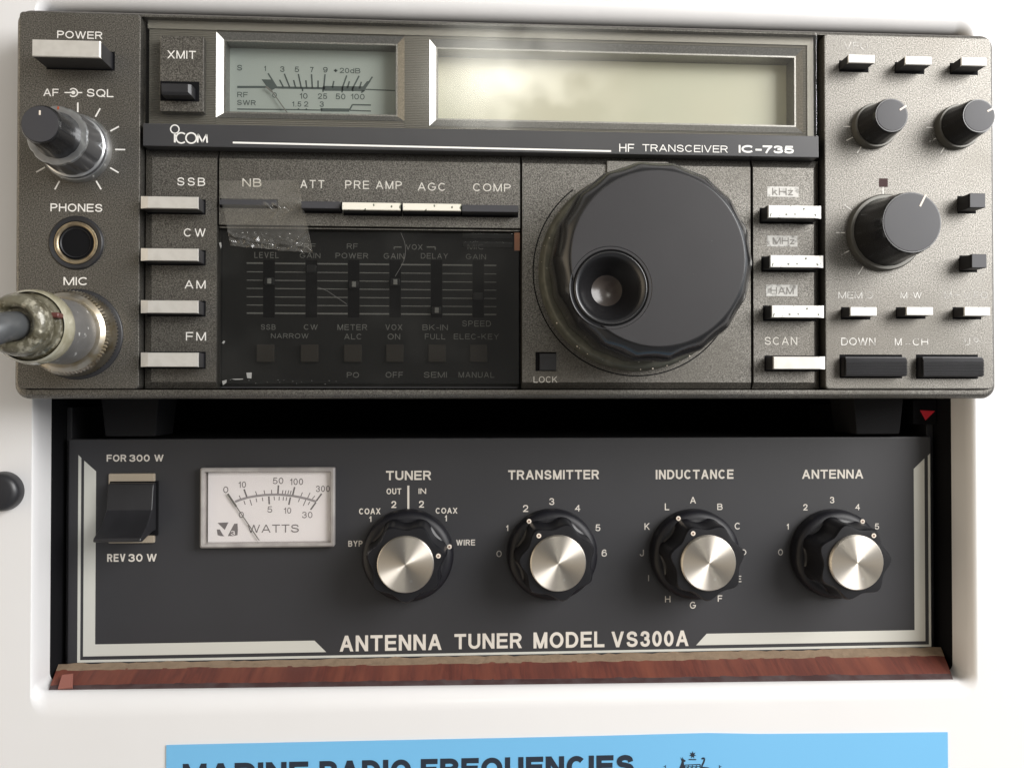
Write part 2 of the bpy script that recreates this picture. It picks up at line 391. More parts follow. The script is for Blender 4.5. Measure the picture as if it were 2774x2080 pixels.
M['boot'] = mat('clear_yellowed_sleeve', (.125, .115, .080), .34, .1, vary=[(260, .42, .62, (.055, .047, .026)), (620, .52, .68, (.30, .28, .215))], bump=(520, .8, .5), coat=.35)
M['collar'] = mat('pale_clear_collar', (.34, .32, .24), .2, 0, vary=[(160, .4, .7, (.22, .20, .13))], bump=(300, .3, .3), coat=.6)
M['maroon'] = mat('maroon_plastic', (.10, .03, .025), .35)
M['cable'] = mat('grey_cable', (.065, .068, .07), .35, coat=.2, vary=[(150, .4, .75, (.05, .052, .054))], specks=[(350, .72, .76, (.2, .2, .19))])
M['green_ring'] = mat('grimy_ring', (.062, .063, .05), .5, .2, vary=[(300, .45, .7, (.11, .11, .088))], specks=[(500, .76, .79, (.35, .35, .3))])
M['led'] = mat('unlit_red_lamp', (.045, .02, .02), .6, spec=.2)
M['tuner'] = mat('charcoal_panel', (.027, .027, .030), .5, vary=[(30, .35, .7, (.031, .031, .035))], bump=(3000, .15, .03), specks=[(330, .83, .85, (.13, .125, .115))])
M['band'] = mat('silver_band', (.60, .60, .55), .5, .15)
M['tuner_ink'] = mat('tuner_print', (.64, .60, .54), .6)
M['tuner_dim'] = mat('tuner_dim_print', (.38, .36, .33), .6)  # greyer ink for a few characters
M['knob'] = mat('knob_black', (.008, .008, .010), .36, spec=.4, bump=(1300, .1, .03))
M['skirt'] = mat('skirt_black', (.007, .007, .010), .45, spec=.35)
M['brushed'] = mat('spun_aluminium', (.66, .61, .54), .40, 1, aniso=.97, specks=[(420, .70, .76, (.75, .72, .66))])
M['tan'] = mat('tan_plate', (.42, .36, .28), .5, .3)
M['meter_white'] = mat('meter_card', (.82, .81, .82), .6)
M['meter_ink'] = mat('meter_print', (.15, .14, .145), .7)
M['meter_arc'] = mat('meter_arc_grey', (.30, .29, .30), .7)
M['meter_case'] = glassy('clear_meter_case', (.97, .96, .955), .04, 1.4, veil=(.05, (.6, .57, .54), 60, .4, .8))
M['meter_edge'] = mat('meter_case_rim', (.30, .28, .27), .3, 0, vary=[(150, .4, .7, (.42, .40, .38))], coat=.4)
M['dot'] = mat('cream_dot', (.72, .64, .55), .5)
M['dot_core'] = mat('dot_core', (.20, .12, .09), .6)
M['white'] = mat('white_gelcoat', (.715, .71, .712), .34, 0, vary=[(14, .35, .75, (.69, .685, .688))], specks=[(130, .80, .83, (.40, .38, .36))], bump=(70, .22, .6), coat=.15)
M['ply_red'] = mat('red_plywood', (.155, .043, .029), .6, stretch=(1, .12, .12), vary=[(1100, .35, .75, (.085, .025, .020)), (160, .45, .75, (.20, .060, .036)), (60, .5, .7, (.10, .028, .022))], bump=(600, .4, .2))
M['ply_tan'] = mat('tan_core', (.25, .18, .12), .85, vary=[(500, .4, .8, (.19, .135, .09))], bump=(900, .6, .3))
M['ply_dark'] = mat('dark_glue_line', (.05, .022, .022), .7, vary=[(200, .4, .7, (.085, .06, .06))])
M['blue'] = mat('light_blue_card', (.155, .43, .70), .42, vary=[(12, .35, .7, (.165, .445, .72))])
M['navy'] = mat('navy_print', (.012, .02, .035), .5)
M['red'] = mat('red_sticker', (.75, .02, .04), .5)
M['brown_key'] = mat('brown_black_key', (.050, .042, .034), .6)
M['rubber'] = mat('rubber_grey', (.007, .007, .008), .8, spec=.2)

# ------------------------------------------------------------------ white console moulding with its cut-out
WP = -14.0                                            # depth of the white face
con = thing('console_panel', (0, -77, WP), 'glossy white moulded console with rounded cut-out around both radios', 'console panel')
o0 = at(64, 1546, WP); o1 = at(2113, 1500, WP); ot = at(1100, 6, WP)
OU0, OU1, OV0, OV1 = at(66, 1300, WP)[0], at(2112, 1300, WP)[0], (o0[1]+at(2095, 1512, WP)[1])/2 - .3, ot[1]
IU0, IU1 = at(105, 1300, WP-9)[0], at(2061, 1300, WP-9)[0]
fl_, fr2_ = at(104, 1490, -17.4), at(2060, 1467, -17.4)
IV0, IV1 = (fl_[1]+fr2_[1])/2, OV1 - 3.9; TILT = (fr2_[1]-fl_[1])/(fr2_[0]-fl_[0])
mb = MB(); loops = []
BIG = [(-480, 520, -330, 330)]
def morph(t, w, r):
    L = rrect(OU0+(IU0-OU0)*t, OU1+(IU1-OU1)*t, OV0+(IV0-OV0)*t, OV1+(IV1-OV1)*t, r, w, 8)
    return [(p[0], p[1] + (TILT*t*(p[0]-(IU0+IU1)/2) if p[1] < (OV0+OV1)/2 else 0), p[2]) for p in L]
loops.append(rrect(-1100, 1100, -900, 900, 10, WP, 8))
loops.append(rrect(OU0-6, OU1+6, OV0-6, OV1+6, 8, WP, 8))
for k in range(9):
    a = rad(90*k/8)
    loops.append(morph(math.sin(a), WP - 3.4*(1-math.cos(a)), 5.2-2.8*k/8))
loops.append(morph(1.0, WP-7.5, 2.4)); loops.append(morph(1.0, WP-10, 2.4))
# the soft outer swell: start slightly inside
mb.loft(loops)
obj('moulding', mb, M['white'], con, smooth=60)
mb = MB(); L0 = morph(1.0, WP-10, 2.4)
mb.loft([L0, morph(1.0, -150, 2.4)], cap1=True); obj('recess_lining', mb, M['void'], con)
# sawn lower edge of the cut-out: plywood layers, seen from above
fr_l, fr_r = at(104, 1489, -17.5), at(2060, 1466, -17.5); bk_l, bk_r = at(147, 1433.5, -29.4), at(2010, 1399, -29.4)
vF = (fr_l[1]+fr_r[1])/2; vB = (bk_l[1]+bk_r[1])/2
lin = lambda p, q, u: p[1]+(q[1]-p[1])*(u-p[0])/(q[0]-p[0])
uA, uB = IU0+.02, IU1-.02
def shelf(name, t0, t1, m, rough=0, jag=0, up=0):
    n = 120; A = []; B = []; C = []; D = []
    eA = (at(105, 1489, -17.5)[0], uA); eB = (at(2059, 1466, -17.5)[0], uB-.3)
    for i in range(n+1):
        u = uA+(uB-uA)*i/n
        def pt(t):
            a_ = eA[0]*(1-t)+eA[1]*t; b_ = eB[0]*(1-t)+eB[1]*t; u = a_+(b_-a_)*i/n
            return (u, lin(fr_l, fr_r, u)*(1-t)+lin(bk_l, bk_r, u)*t + up + random.uniform(-rough, rough), -17.5+(-29.4+17.5)*t)
        j0 = random.uniform(-jag, jag)*.5 if t0 > 0 else 0; j1 = random.uniform(-jag, jag)
        A.append(pt(t0+j0)); B.append(pt((t0+t1)/2)); C.append(pt(t1+j1))
        D.append((C[-1][0], min(vF, vB)-6, -17.5+(-29.4+17.5)*t1))
    E = [(p[0], min(vF, vB)-6, p[2]) for p in A]
    b = MB().loft([E, A, B, C, D], closed=False); obj(name, b, m, con, smooth=50)
shelf('glue_line', 0, .19, M['ply_dark'], .05, 0)
shelf('plywood_edge', .17, .76, M['ply_red'], .06, .02, .05)
shelf('core_edge', .73, 1.0, M['ply_tan'], .10, .035, .1)
mb = MB(); qs = [at(134, 1458, -21), at(158, 1455, -21), at(156, 1484, -17.6), at(126, 1487, -17.6)]
mb.loft([[(p[0], p[1]-.6, w) for p, w in zip(qs, (-21, -21, -17.9, -17.9))], [(p[0], p[1]+.12, w) for p, w in zip(qs, (-21, -21, -17.3, -17.3))]], True, True)
obj('splinter', mb, mat('raw_splinter', (.27, .10, .075), .7), con, smooth=0)

# ------------------------------------------------------------------ antenna tuner
TW = -30.0
TL = at(147, 948, TW); TR = at(2012, 950, TW)
tU0, tU1, tV1, tV0 = TL[0], TR[0], TL[1], vB-2.5
tun = thing('antenna_tuner', ((tU0+tU1)/2, tV0, TW), 'charcoal antenna tuner with four silver-capped knobs below the transceiver', 'antenna tuner')
obj('case', MB().slab(tU0+1, tU1-1, tV0, tV1-.6, -140, TW-2.2), M['dark'], tun)
fp = obj('front_panel', MB().slab(tU0, tU1, tV0, tV1, TW-2, TW), M['tuner'], tun, bevel=.5)
c4 = crop(100, 1550, 700); c5 = crop(750, 1650, 700); c6 = crop(1400, 1650, 700); cA = crop(2050, 1220, 550, 1659); cs = crop(100, 1050, 600)
P = lambda c, x, y: at(*c(x, y), TW)
# frame bands printed on the panel
l1 = P(c4, 345, 763); l2 = P(c4, 370, 742); topl = P(cs, 405, 672); r1 = P(cA, 1425, 1590); r2 = P(cA, 1407, 1575); topr = P(cA, 1420, 25)
vb0 = (P(c4, 345, 763)[1]+P(cA, 1425, 1608)[1])/2; vb1 = vb0 + (P(c4, 400, 742)[1]-P(c4, 400, 763)[1])
th = MB(); e = TW+.03
th.prism([(l1[0], vb0), (l2[0], vb0), (l2[0], topl[1]-.8), (l1[0], topl[1])], TW, e)
th.prism([(l2[0], vb0), (r2[0], vb0), (r2[0], vb1), (l2[0], vb1)], TW, e)
th.prism([(r2[0], vb0), (r1[0], vb0), (r1[0], topr[1]), (r2[0], topr[1]-.6)], TW, e)
x0 = P(c4, 395, 713); x1 = P(c4, 498, 610); ta = P(cs, 463, 728); tb = P(cs, 585, 835)
X1 = P(cA, 1378, 1560); X0 = P(cA, 1290, 1470); Ta = P(cA, 1378, 65); Tb = P(cA, 1290, 150)
B0 = (x0[1]+X1[1])/2; B1 = (x1[1]+X0[1])/2
cl0 = P(c5, 422, 355)[0]; cl1 = P(c5, 322, 258)[0]; cr0 = P(c6, 1535, 302)[0]; cr1 = P(c6, 1625, 203)[0]
th.prism([(x0[0], B0), (x1[0], B1), (x1[0], tb[1]), (x0[0], ta[1])], TW, e)
th.prism([(x0[0], B0), (cl0, B0), (cl1, B1), (x1[0], B1)], TW, e)
th.prism([(X1[0], B0), (X1[0], Ta[1]), (X0[0], Tb[1]), (X0[0], B1)], TW, e)
th.prism([(cr0, B0), (X1[0], B0), (X0[0], B1), (cr1, B1)], TW, e)
obj('border_band', th, M['band'], fp, smooth=0)
ct = crop(900, 1220, 450, 1659); cT = crop(1300, 1220, 450, 1659); cI = crop(1680, 1220, 450, 1659)
tw = TW+.04
big = words(c5, [('ANTENNA', 538, 225, 1410, 345), ('TUNER', 1520, 210, 2097, 330)], tw, .03)
big = join(big, words(c6, [('MODEL', 143, 197, 750, 322), ('VS300A', 810, 190, 1470, 312)], tw, .03))
big = join(big, words(ct, [('TUNER', 537, 203, 988, 293)], tw, .03), words(cT, [('TRANSMITTER', 282, 197, 1190, 285)], tw, .03),
           words(cI, [('INDUCTANCE', 355, 193, 1132, 282)], tw, .03), words(cA, [('ANTENNA', 370, 157, 870, 228)], tw, .03))
sm = words(ct, [('OUT', 542, 378, 690, 436), ('IN', 862, 378, 938, 432), ('2', 590, 503, 640, 573), ('2', 865, 500, 917, 570), ('COAX', 268, 577, 482, 635),
                ('1', 366, 655, 392, 712), ('COAX', 1033, 572, 1250, 628), ('1', 1120, 645, 1146, 705), ('BYP', 160, 900, 303, 957), ('WIRE', 1238, 890, 1427, 946)], tw, .024)
sm.line([P(ct, 760, 350), P(ct, 760, 598)], .55, TW, .04)
sm = join(sm, words(cT, [('2', 430, 543, 483, 612), ('3', 692, 475, 743, 543), ('4', 950, 543, 1002, 608), ('1', 258, 745, 284, 802), ('5', 1153, 737, 1203, 803), ('6', 1215, 988, 1268, 1057)], tw, .012))
sm = join(sm, words(cI, [('A', 698, 463, 757, 528), ('B', 970, 530, 1023, 592), ('L', 446, 527, 490, 595), ('K', 243, 725, 295, 790), ('C', 1143, 720, 1203, 787), ('D', 1200, 985, 1260, 1045), ('F', 975, 1445, 1020, 1508), ('E', 1160, 1250, 1210, 1312), ('G', 695, 1508, 757, 1577), ('H', 448, 1452, 502, 1513)], tw, .012))
sm = join(sm, words(cA, [('2', 380, 437, 415, 488), ('3', 597, 378, 634, 430), ('4', 806, 437, 843, 486), ('5', 964, 595, 1000, 643), ('1', 242, 597, 262, 645)], tw, .012))
sm = join(sm, words(cs, [('FOR', 697, 668, 893, 737), ('300', 922, 668, 1127, 737), ('W', 1172, 668, 1265, 735)], tw, .03),
          words(G, [('REV', 231.5, 1196, 271, 1212.5), ('30', 277, 1196, 308, 1212.5), ('W', 317, 1196, 338.5, 1212)], tw, .03))
dim = join(words(cT, [('0', 165, 998, 218, 1062)], tw, .012), words(cI, [('J', 195, 990, 237, 1055), ('I', 279, 1243, 289, 1303)], tw, .016), words(cA, [('0', 174, 805, 214, 856)], tw, .012))
prints('lettering', join(big, sm), M['tuner_ink'], fp); prints('lettering', dim, M['tuner_dim'], fp)

# rotary selector knobs: skirt, seven-lobed grip, spun metal cap, pointer dots
def selector(cx, cy, ang):
    h = 16.4
    lob = lambda t, r, k: r*(1 - .085*(1-abs(math.cos(3.5*(t-rad(ang))))**.75*1.0) ) if 0 < k < 5 else r
    def lobf(t, r, k):
        if k in (0,) or k >= 6: return r
        return r*(1 - .145*abs(math.sin(3.5*(t-rad(ang))))**1.6)
    g = MB().lathe([(10.9, 4.4), (10.8, 5.2), (10.6, 8), (10.4, 13.6), (10.2, 14.4), (9.9, 14.9), (7.3, 15.0)], 140, fn=lobf)
    g.v = [(p[0]+cx, p[1]+cy, p[2]+TW) for p in g.v]
    k = obj('selector_knob', g, M['knob'], tun, (cx, cy, TW), smooth=40)
    s = MB().lathe([(12.2, .4), (12.4, .8), (12.3, 3.2), (11.7, 4.3), (10.3, 4.9), (6, 5.0)], 80, (cx, cy)); s.v = [(a, b, c+TW) for a, b, c in s.v]
    obj('skirt', s, M['skirt'], k, smooth=40)
    c = MB().lathe([(7.2, 14.5), (7.25, 15.9), (7.0, 16.25), (3, h-.1), (.05, h)], 96, (cx, cy)); c.v = [(a, b, c_+TW) for a, b, c_ in c.v]
    obj('metal_cap', c, M['brushed'], k, (cx, cy, TW), smooth=30)
    for r, w in ((11.5, 4.62), (8.6, 14.98)):
        x, y = cx+r*math.cos(rad(ang)), cy+r*math.sin(rad(ang))
        d = MB().lathe([(.62, -.3), (.62, .12), (.3, .14)], 20, (x, y)); d.v = [(a, b, c_+w+TW) for a, b, c_ in d.v]
        dd = obj('pointer_dot', d, M['dot'], k)
        d = MB().lathe([(.28, 0), (.28, .2)], 12, (x, y)); d.v = [(a, b, c_+w+TW) for a, b, c_ in d.v]
        obj('dot_core', d, M['dot_core'], k)
for (gx, gy, an) in ((882, 1196, 13), (1191.3, 1194, 125), (1496.7, 1193.7, 117), (1797.4, 1193, 54)):
    selector(*at(gx, gy, TW), an)

# rocker switch
u0, u1, v0, v1 = rect(cs, 725, 855, 1182, 1545, TW)
sw = obj('rocker_switch', MB().slab(u0, u1, v0, v1, TW-.5, TW+.9), M['tan'], tun, ((u0+u1)/2, (v0+v1)/2, TW), bevel=.3)
a0, a1, b0, b1 = rect(cs, 731, 935, 1205, 1473, TW+.9)
obj('switch_well', MB().slab(a0, a1, b0, b1, TW+.2, TW+1.0), M['void'], sw)
pr = [(b1-.3, 1.0), (b1-.4, 3.0), (b1-2.2, 3.6), ((b0+b1)/2, 4.4), (b0+3.2, 8.6), (b0+1.2, 13.2), (b0+.2, 13.5), (b0+.0, 12.0), (b0+1.4, 4.0), (b0+1.4, 1.0)]
mb = MB(); loops = []
for uu in (a0+.25, a1-.3): loops.append([(uu, p[0], TW+p[1]) for p in pr])
mb.loft(loops, True, True)
obj('rocker', mb, M['black'], sw, smooth=50, bevel=.35)

# power meter
cm = crop(500, 1220, 450)
m0, m1, n0, n1 = rect(cm, 200, 235, 1995, 1285, TW+3)
mtr = obj('watt_meter', MB().slab(m0+.5, m1-.5, n0+.5, n1-.5, TW, TW+.6), M['meter_edge'], tun, ((m0+m1)/2, (n0+n1)/2, TW))
d0, d1, e0, e1 = rect(cm, 315, 285, 1950, 1205, TW+1.0)
obj('dial_card', MB().slab(d0, d1, e0, e1, TW+.6, TW+1.0), M['meter_white'], mtr)
rim = MB().loft([rrect(m0, m1, n0, n1, .5, TW+.3, 3), rrect(m0, m1, n0, n1, .5, TW+2.4, 3), rrect(m0+.4, m1-.4, n0+.4, n1-.4, .4, TW+2.8, 3),
                 rrect(m0+1.0, m1-1.0, n0+1.0, n1-1.0, .3, TW+2.7, 3), rrect(m0+1.3, m1-1.3, n0+1.3, n1-1.3, .3, TW+1.2, 3)])
obj('meter_rim', rim, M['meter_edge'], mtr)
dw = TW+1.0
Pm = lambda x, y, w=dw: at(*cm(x, y), w)
ar = [(672, 682), (740, 655), (840, 625), (950, 605), (1060, 592), (1160, 587), (1240, 586), (1320, 590), (1440, 603), (1540, 622), (1640, 645), (1755, 680)]
obj('scale_arc', MB().line([Pm(*p) for p in ar], .62, dw, .03), M['meter_arc'], mtr, smooth=0)
tk = MB()
for x0_, y0_, x1_, y1_, wd_ in [(830, 620, 792, 515, .42), (745, 640, 728, 598, .22), (962, 595, 945, 542, .22), (1068, 580, 1058, 528, .22), (1160, 575, 1158, 522, .22), (1243, 575, 1250, 462, .42),
        (1302, 575, 1310, 528, .22), (1340, 578, 1350, 530, .22), (1375, 580, 1388, 530, .22), (1405, 585, 1420, 535, .22), (1440, 595, 1466, 485, .42), (1548, 610, 1570, 557, .22), (1640, 630, 1672, 560, .22), (1700, 645, 1735, 603, .22), (1755, 670, 1826, 573, .42),
        (790, 668, 808, 720, .22), (870, 650, 895, 730, .22), (952, 635, 962, 685, .22), (1035, 622, 1042, 672, .22), (1122, 610, 1128, 715, .42), (1192, 610, 1196, 660, .22), (1262, 612, 1258, 664, .22), (1318, 615, 1312, 664, .22), (1360, 618, 1352, 668, .22), (1410, 622, 1388, 722, .42), (1532, 640, 1515, 684, .22), (1615, 655, 1580, 735, .22), (1668, 680, 1645, 722, .22), (1748, 690, 1678, 788, .42)]:
    tk.line([Pm(x0_, y0_), Pm(x1_, y1_)], wd_, dw, .04)
nums = words(cm, [('0', 515, 478, 582, 565), ('10', 715, 412, 818, 495), ('50', 1175, 360, 1315, 445), ('100', 1400, 372, 1578, 458), ('300', 1750, 468, 1935, 550),
                  ('0', 722, 815, 790, 895), ('5', 1102, 742, 1167, 825), ('10', 1318, 758, 1420, 838), ('30', 1565, 815, 1703, 898), ('WATTS', 838, 988, 1525, 1088)], dw+.03, .004)
# maker's emblem: a barrel-shaped block with a white V through it
emb = MB()
emb.prism([Pm(*p) for p in ((440, 962), (585, 955), (535, 1055))], dw, dw+.03)
emb.prism([Pm(*p) for p in ((430, 1050), (470, 1050), (510, 1120), (530, 1140), (480, 1138), (440, 1125))], dw, dw+.03)
emb.prism([Pm(*p) for p in ((660, 975), (705, 970), (710, 1050), (705, 1125), (640, 1138), (575, 1138))], dw, dw+.03)
obj('scale_print', join(tk, nums, emb), M['meter_ink'], mtr, smooth=0)
em2 = words(cm, [('3', 615, 1068, 672, 1125)], dw+.06, .02); obj('emblem_numeral', em2, M['meter_white'], mtr, smooth=0)
nd = MB().line([at(*cm(575, 575), TW+1.5), at(*cm(690, 745), TW+1.5)], .48, TW+1.5, .15).line([at(*cm(690, 745), TW+1.5), at(*cm(995, 1195), TW+1.5)], .22, TW+1.5, .15)
obj('needle', nd, M['needle'], mtr, smooth=0)
obj('meter_window', MB().slab(m0+1.0, m1-1.0, n0+1.0, n1-1.0, TW+2.3, TW+2.6), M['meter_case'], mtr)

# added dark blocks stand in for recess shade beside the tuner; the red sticker
for a, b, lab in ((tU0-6.2, tU0-.2, 'dark block added for the shaded recess at the left end of the tuner'), (tU1+.2, tU1+7, 'dark block added for the shaded recess at the right end of the tuner')):
    br = obj('recess_filler', MB().slab(max(a, IU0+.1), min(b, IU1-.1), vB-1, -3, -120, -33.2), M['dark'], None, bevel=.3)
    tag(br, lab, 'added block', 'dark blocks filling the recess beside the tuner')
s0 = at(1987.7, 886, -31); s1 = at(2019.5, 887.6, -31); s2 = at(1999.4, 907.5, -31)
tab = obj('sticker_block', MB().slab(s0[0]-2, min(s1[0]+4, IU1-.2), s2[1]-1.2, s0[1]+3, -60, -31.1), M['void'], None, bevel=.2)  # block added to back the sticker, black to merge with the dark gap
tag(tab, 'small black block added behind a red sticker in dark gap above the tuner', 'added block')
st = obj('triangle_sticker', MB().prism([s0, s2, s1], -31.1, -30.95), M['red'], None, smooth=0)
tag(st, 'small red triangle sticker pointing down in the dark gap above tuner', 'sticker')

# ------------------------------------------------------------------ transceiver body
c1 = crop(0, 0, 700); cL = crop(0, 480, 600, 1659); k1 = crop(560, 0, 600); k3 = crop(1100, 0, 700); k4 = crop(1700, 0, 600)
k5 = crop(2174, 0, 600); k6 = crop(2174, 430, 600); k7 = crop(2000, 730, 774); kd = crop(1380, 400, 700, 1659)
d1_ = crop(560, 400, 500); d2_ = crop(1000, 400, 500); d3_ = crop(560, 720, 500); d4_ = crop(1000, 720, 500)
FU0 = (at(30, 120)[0]+at(24, 800)[0])/2; FU1 = (at(2151, 150)[0]+at(2160, 800)[0])/2
FV1 = (at(60, 16)[1]+at(1100, 42)[1]+at(2120, 72)[1])/3; FV0 = (at(60, 861)[1]+at(1100, 861)[1]+at(2120, 861)[1])/3
rx = thing('hf_transceiver', ((FU0+FU1)/2, FV0, -20), 'grey metallic radio transceiver with large black tuning dial and display', 'radio transceiver')
obj('case', MB().slab(FU0+3, FU1-3, FV0+2, FV1-2, -130, -12), M['dark'], rx, bevel=1)
loops = []
for ins, w, r in ((1.5, -14, 2.5), (.3, -13.2, 3), (0, -12, 3.2), (0, -2.4, 3.2), (.25, -1.5, 3.1), (.8, -.9, 2.8), (1.2, -.75, 2.4)):
    loops.append(rrect(FU0+ins, FU1-ins, FV0+ins, FV1-ins, r, w, 8))
loops.append(rrect(FU0+1.5, FU1-1.5, FV0+2.1, FV1-1.3, 2.2, -.75, 8)); loops.append(rrect(FU0+1.6, FU1-1.6, FV0+2.2, FV1-1.4, 2.2, -11, 8))
mb = MB().loft(loops, True, True); obj('bezel', mb, M['paint'], rx, smooth=40)
PU0, PU1, PV0, PV1 = FU0+1.55, FU1-1.55, FV0+2.35, FV1-1.35
lx = (at(302, 100)[0]+at(302, 800)[0])/2; rx0 = (at(1780, 100)[0]+at(1783, 800)[0])/2
def panel(name, u0, u1, v0, v1, w0, w1, r, m=None):
    L = [rrect(u0, u1, v0, v1, r, w0, 5), rrect(u0, u1, v0, v1, r, w1-.35, 5), rrect(u0+.1, u1-.1, v0+.1, v1-.1, r, w1-.1, 5), rrect(u0+.35, u1-.35, v0+.35, v1-.35, r*.9, w1, 5)]
    return obj(name, MB().loft(L, True, True), m or M['paint'], rx, smooth=40)
lp = panel('control_panel', PU0-.35, lx, PV0, PV1+.3, -6, 0, .9)
rp = panel('control_panel', rx0, PU1, PV0, PV1, -6, 0, .9)
# lower middle tiles, chamfered at their free edges
MW = -2.0
gx = lambda x: (at(x, 400, MW)[0]+at(x, 800, MW)[0])/2
vtop = (at(*k3(1000, 1320), MW)[1]); vt2 = at(1000, 344, MW)[1]; vbot = PV0+.1
tV = (at(400, 322, MW)[1]+at(1000, 333, MW)[1]+at(1700, 347, MW)[1])/3
def tile(name, x0, x1, cl, cr, vb=None, vt=None, ct=2.0, cb=1.6):
    return obj(name, MB().slab(gx(x0), gx(x1), vbot if vb is None else vb, tV if vt is None else vt, -6.2, MW, cl, cr, ct, cb, 1.1), M['paint'], rx, smooth=0)
mp = tile('mode_panel', 311, 469.3, 1.8, .15)
doorV = at(800, 491, MW)[1]
fpn = tile('function_panel', 471.3, 1124.5, .15, .15, vb=doorV, cb=.2)
tp = tile('tuning_panel', 1127, 1622.8, .15, .15)
bp_ = tile('band_panel', 1626.3, 1771.5, .15, 1.6)
gaps = MB().slab(lx+.1, rx0-.1, PV0+.3, tV+.2, -6.6, -5.6); obj('sub_panel', gaps, M['void'], rx)

# ---- display section
gu0, gu1, gv0, gv1 = rect(G, 312.5, 38, 1765.5, 297.5, -.3)
gv1 = (at(330, 36, -.3)[1]+at(1100, 47, -.3)[1]+at(1750, 67, -.3)[1])/3; gv0 = (at(330, 268, -.3)[1]+at(1750, 296, -.3)[1])/2
RW = -2.8                                             # ribbed surround
mo = rect(k1, 95, 318, 1975, 1212, RW); mi = rect(k1, 172, 398, 1905, 1165, -3.9)
lo_ = rect(k3, 200, 330, 0, 1075, RW); lo2 = rect(k4, 0, 450, 1755, 1330, RW)
lo = (lo_[0], lo2[1], (lo_[2]+lo2[2])/2, (lo_[3]+lo2[3])/2)
li_ = rect(k3, 257, 395, 0, 1032, -3.9); li2 = rect(k4, 0, 540, 1680, 1265, -3.9); li = (li_[0], li2[1], (li_[2]+li2[2])/2, (li_[3]+li2[3])/2)
rb = MB()
# ribs: fine horizontal ridges on every part of the surround that is not a window
def ribs(u0, u1, v0, v1):
    n = max(2, int((v1-v0)/.42)); P_ = (v1-v0)/n
    for i in range(n):
        a = v0+i*P_
        rb.add([(u0, a, RW-.2), (u1, a, RW-.2), (u1, a+P_*.5, RW), (u0, a+P_*.5, RW), (u1, a+P_, RW-.2), (u0, a+P_, RW-.2)], [(0, 1, 2, 3), (3, 2, 4, 5)])
ribs(gu0+.3, mo[0], gv0+.2, gv1-2.6); ribs(mo[1], lo[0], gv0+.2, gv1-2.6); ribs(lo[1], gu1-1.6, gv0+.2, gv1-2.6)
ribs(mo[0], mo[1], mo[3], gv1-2.6); ribs(lo[0], lo[1], lo[3], gv1-2.6)
ribs(mo[0], mo[1], gv0+.2, mo[2]); ribs(lo[0], lo[1], gv0+.2, lo[2])
ds = obj('display_surround', rb, M['rib'], rx, smooth=0)
def R4(r, w): return [(r[0], r[2], w), (r[1], r[2], w), (r[1], r[3], w), (r[0], r[3], w)]
def ins(r, d): return (r[0]+d, r[1]-d, r[2]+d, r[3]-d)
wf = MB().loft([R4(mo, RW), R4(mi, -3.9), R4(ins(mi, .4), -3.9), R4(ins(mi, .5), -8.4)])
wf2 = MB().loft([R4(lo, RW), R4(li, -3.7), R4(ins(li, .4), -3.7), R4(ins(li, .5), -9.4)])
obj('window_frame', wf, M['frame'], ds, smooth=0); obj('window_frame', wf2, M['frame'], ds, smooth=0)
bk = MB().slab(gu0, gu1, gv1-2.6, gv1, -5.6, -2.6); bk.slab(gu1-1.6, gu1, gv0, gv1-2.6, -5.6, -2.6)
obj('cover_edge', bk, M['rib'], ds, smooth=0)
lcd = obj('display_screen', MB().slab(*ins(li, .3), -9.4, -9.0), M['lcd'], rx, smooth=0)
sd = obj('signal_meter', MB().slab(*ins(mi, .3), -8.4, -8.0), M['dial'], rx, smooth=0)
SW_ = -8.0; Ps = lambda x, y: at(*k1(x, y), SW_)
ink = words(k1, [('S', 303, 650, 355, 708), ('1', 570, 660, 592, 712), ('3', 733, 665, 777, 722), ('5', 878, 668, 922, 724), ('7', 1033, 672, 1067, 725), ('9', 1163, 672, 1208, 728), ('20dB', 1328, 680, 1535, 737),
                 ('RF', 305, 920, 410, 975), ('SWR', 303, 1000, 490, 1055), ('0', 655, 925, 700, 980), ('10', 925, 932, 1007, 990), ('25', 1110, 935, 1203, 992), ('50', 1287, 937, 1385, 997), ('100', 1435, 938, 1577, 998),
                 ('1.5', 850, 1015, 945, 1068), ('2', 972, 1015, 1015, 1068), ('3', 1127, 1015, 1170, 1070), ('ALC', 325, 1118, 470, 1175)], SW_+.03, .014)
def sl(pts, wd_): ink.line([Ps(*p) for p in pts], wd_, SW_, .04)
sl([(1270, 708), (1306, 708)], .34); sl([(1288, 692), (1288, 724)], .34); sl([(305, 872), (620, 872), (740, 878), (1180, 885)], .55); sl([(1160, 885), (1580, 890)], 1.2); sl([(1580, 895), (1880, 908)], .3)
for a in [(613, 735, 700, 875), (728, 800, 768, 878), (775, 740, 830, 878), (868, 803, 888, 880), (915, 742, 945, 885), (990, 805, 998, 882), (1047, 745, 1055, 885), (1112, 808, 1112, 882), (1182, 745, 1168, 890), (1270, 812, 1255, 880), (1398, 757, 1352, 890), (1425, 815, 1405, 885), (1522, 760, 1455, 890), (1545, 820, 1525, 885), (1655, 770, 1545, 930), (1610, 820, 1560, 920),
          (955, 885, 958, 915), (1160, 890, 1162, 920), (1357, 890, 1350, 925), (1455, 890, 1460, 915), (917, 1085, 917, 1100), (995, 1085, 995, 1105), (1145, 1085, 1145, 1108)]:
    sl([a[:2], a[2:]], .36)
sl([(305, 1092), (920, 1098), (1140, 1103)], .3); sl([(1140, 1100), (1425, 1103)], .8); sl([(1425, 1103), (1455, 1048), (1640, 1052)], .36); sl([(1430, 1105), (1640, 1112)], .3)
ink.prism([Ps(*p) for p in ((548, 795), (645, 798), (705, 875), (640, 910), (600, 870))], SW_, SW_+.05)
ink.prism([Ps(*p) for p in ((1600, 815), (1640, 810), (1575, 905), (1530, 905))], SW_, SW_+.05)
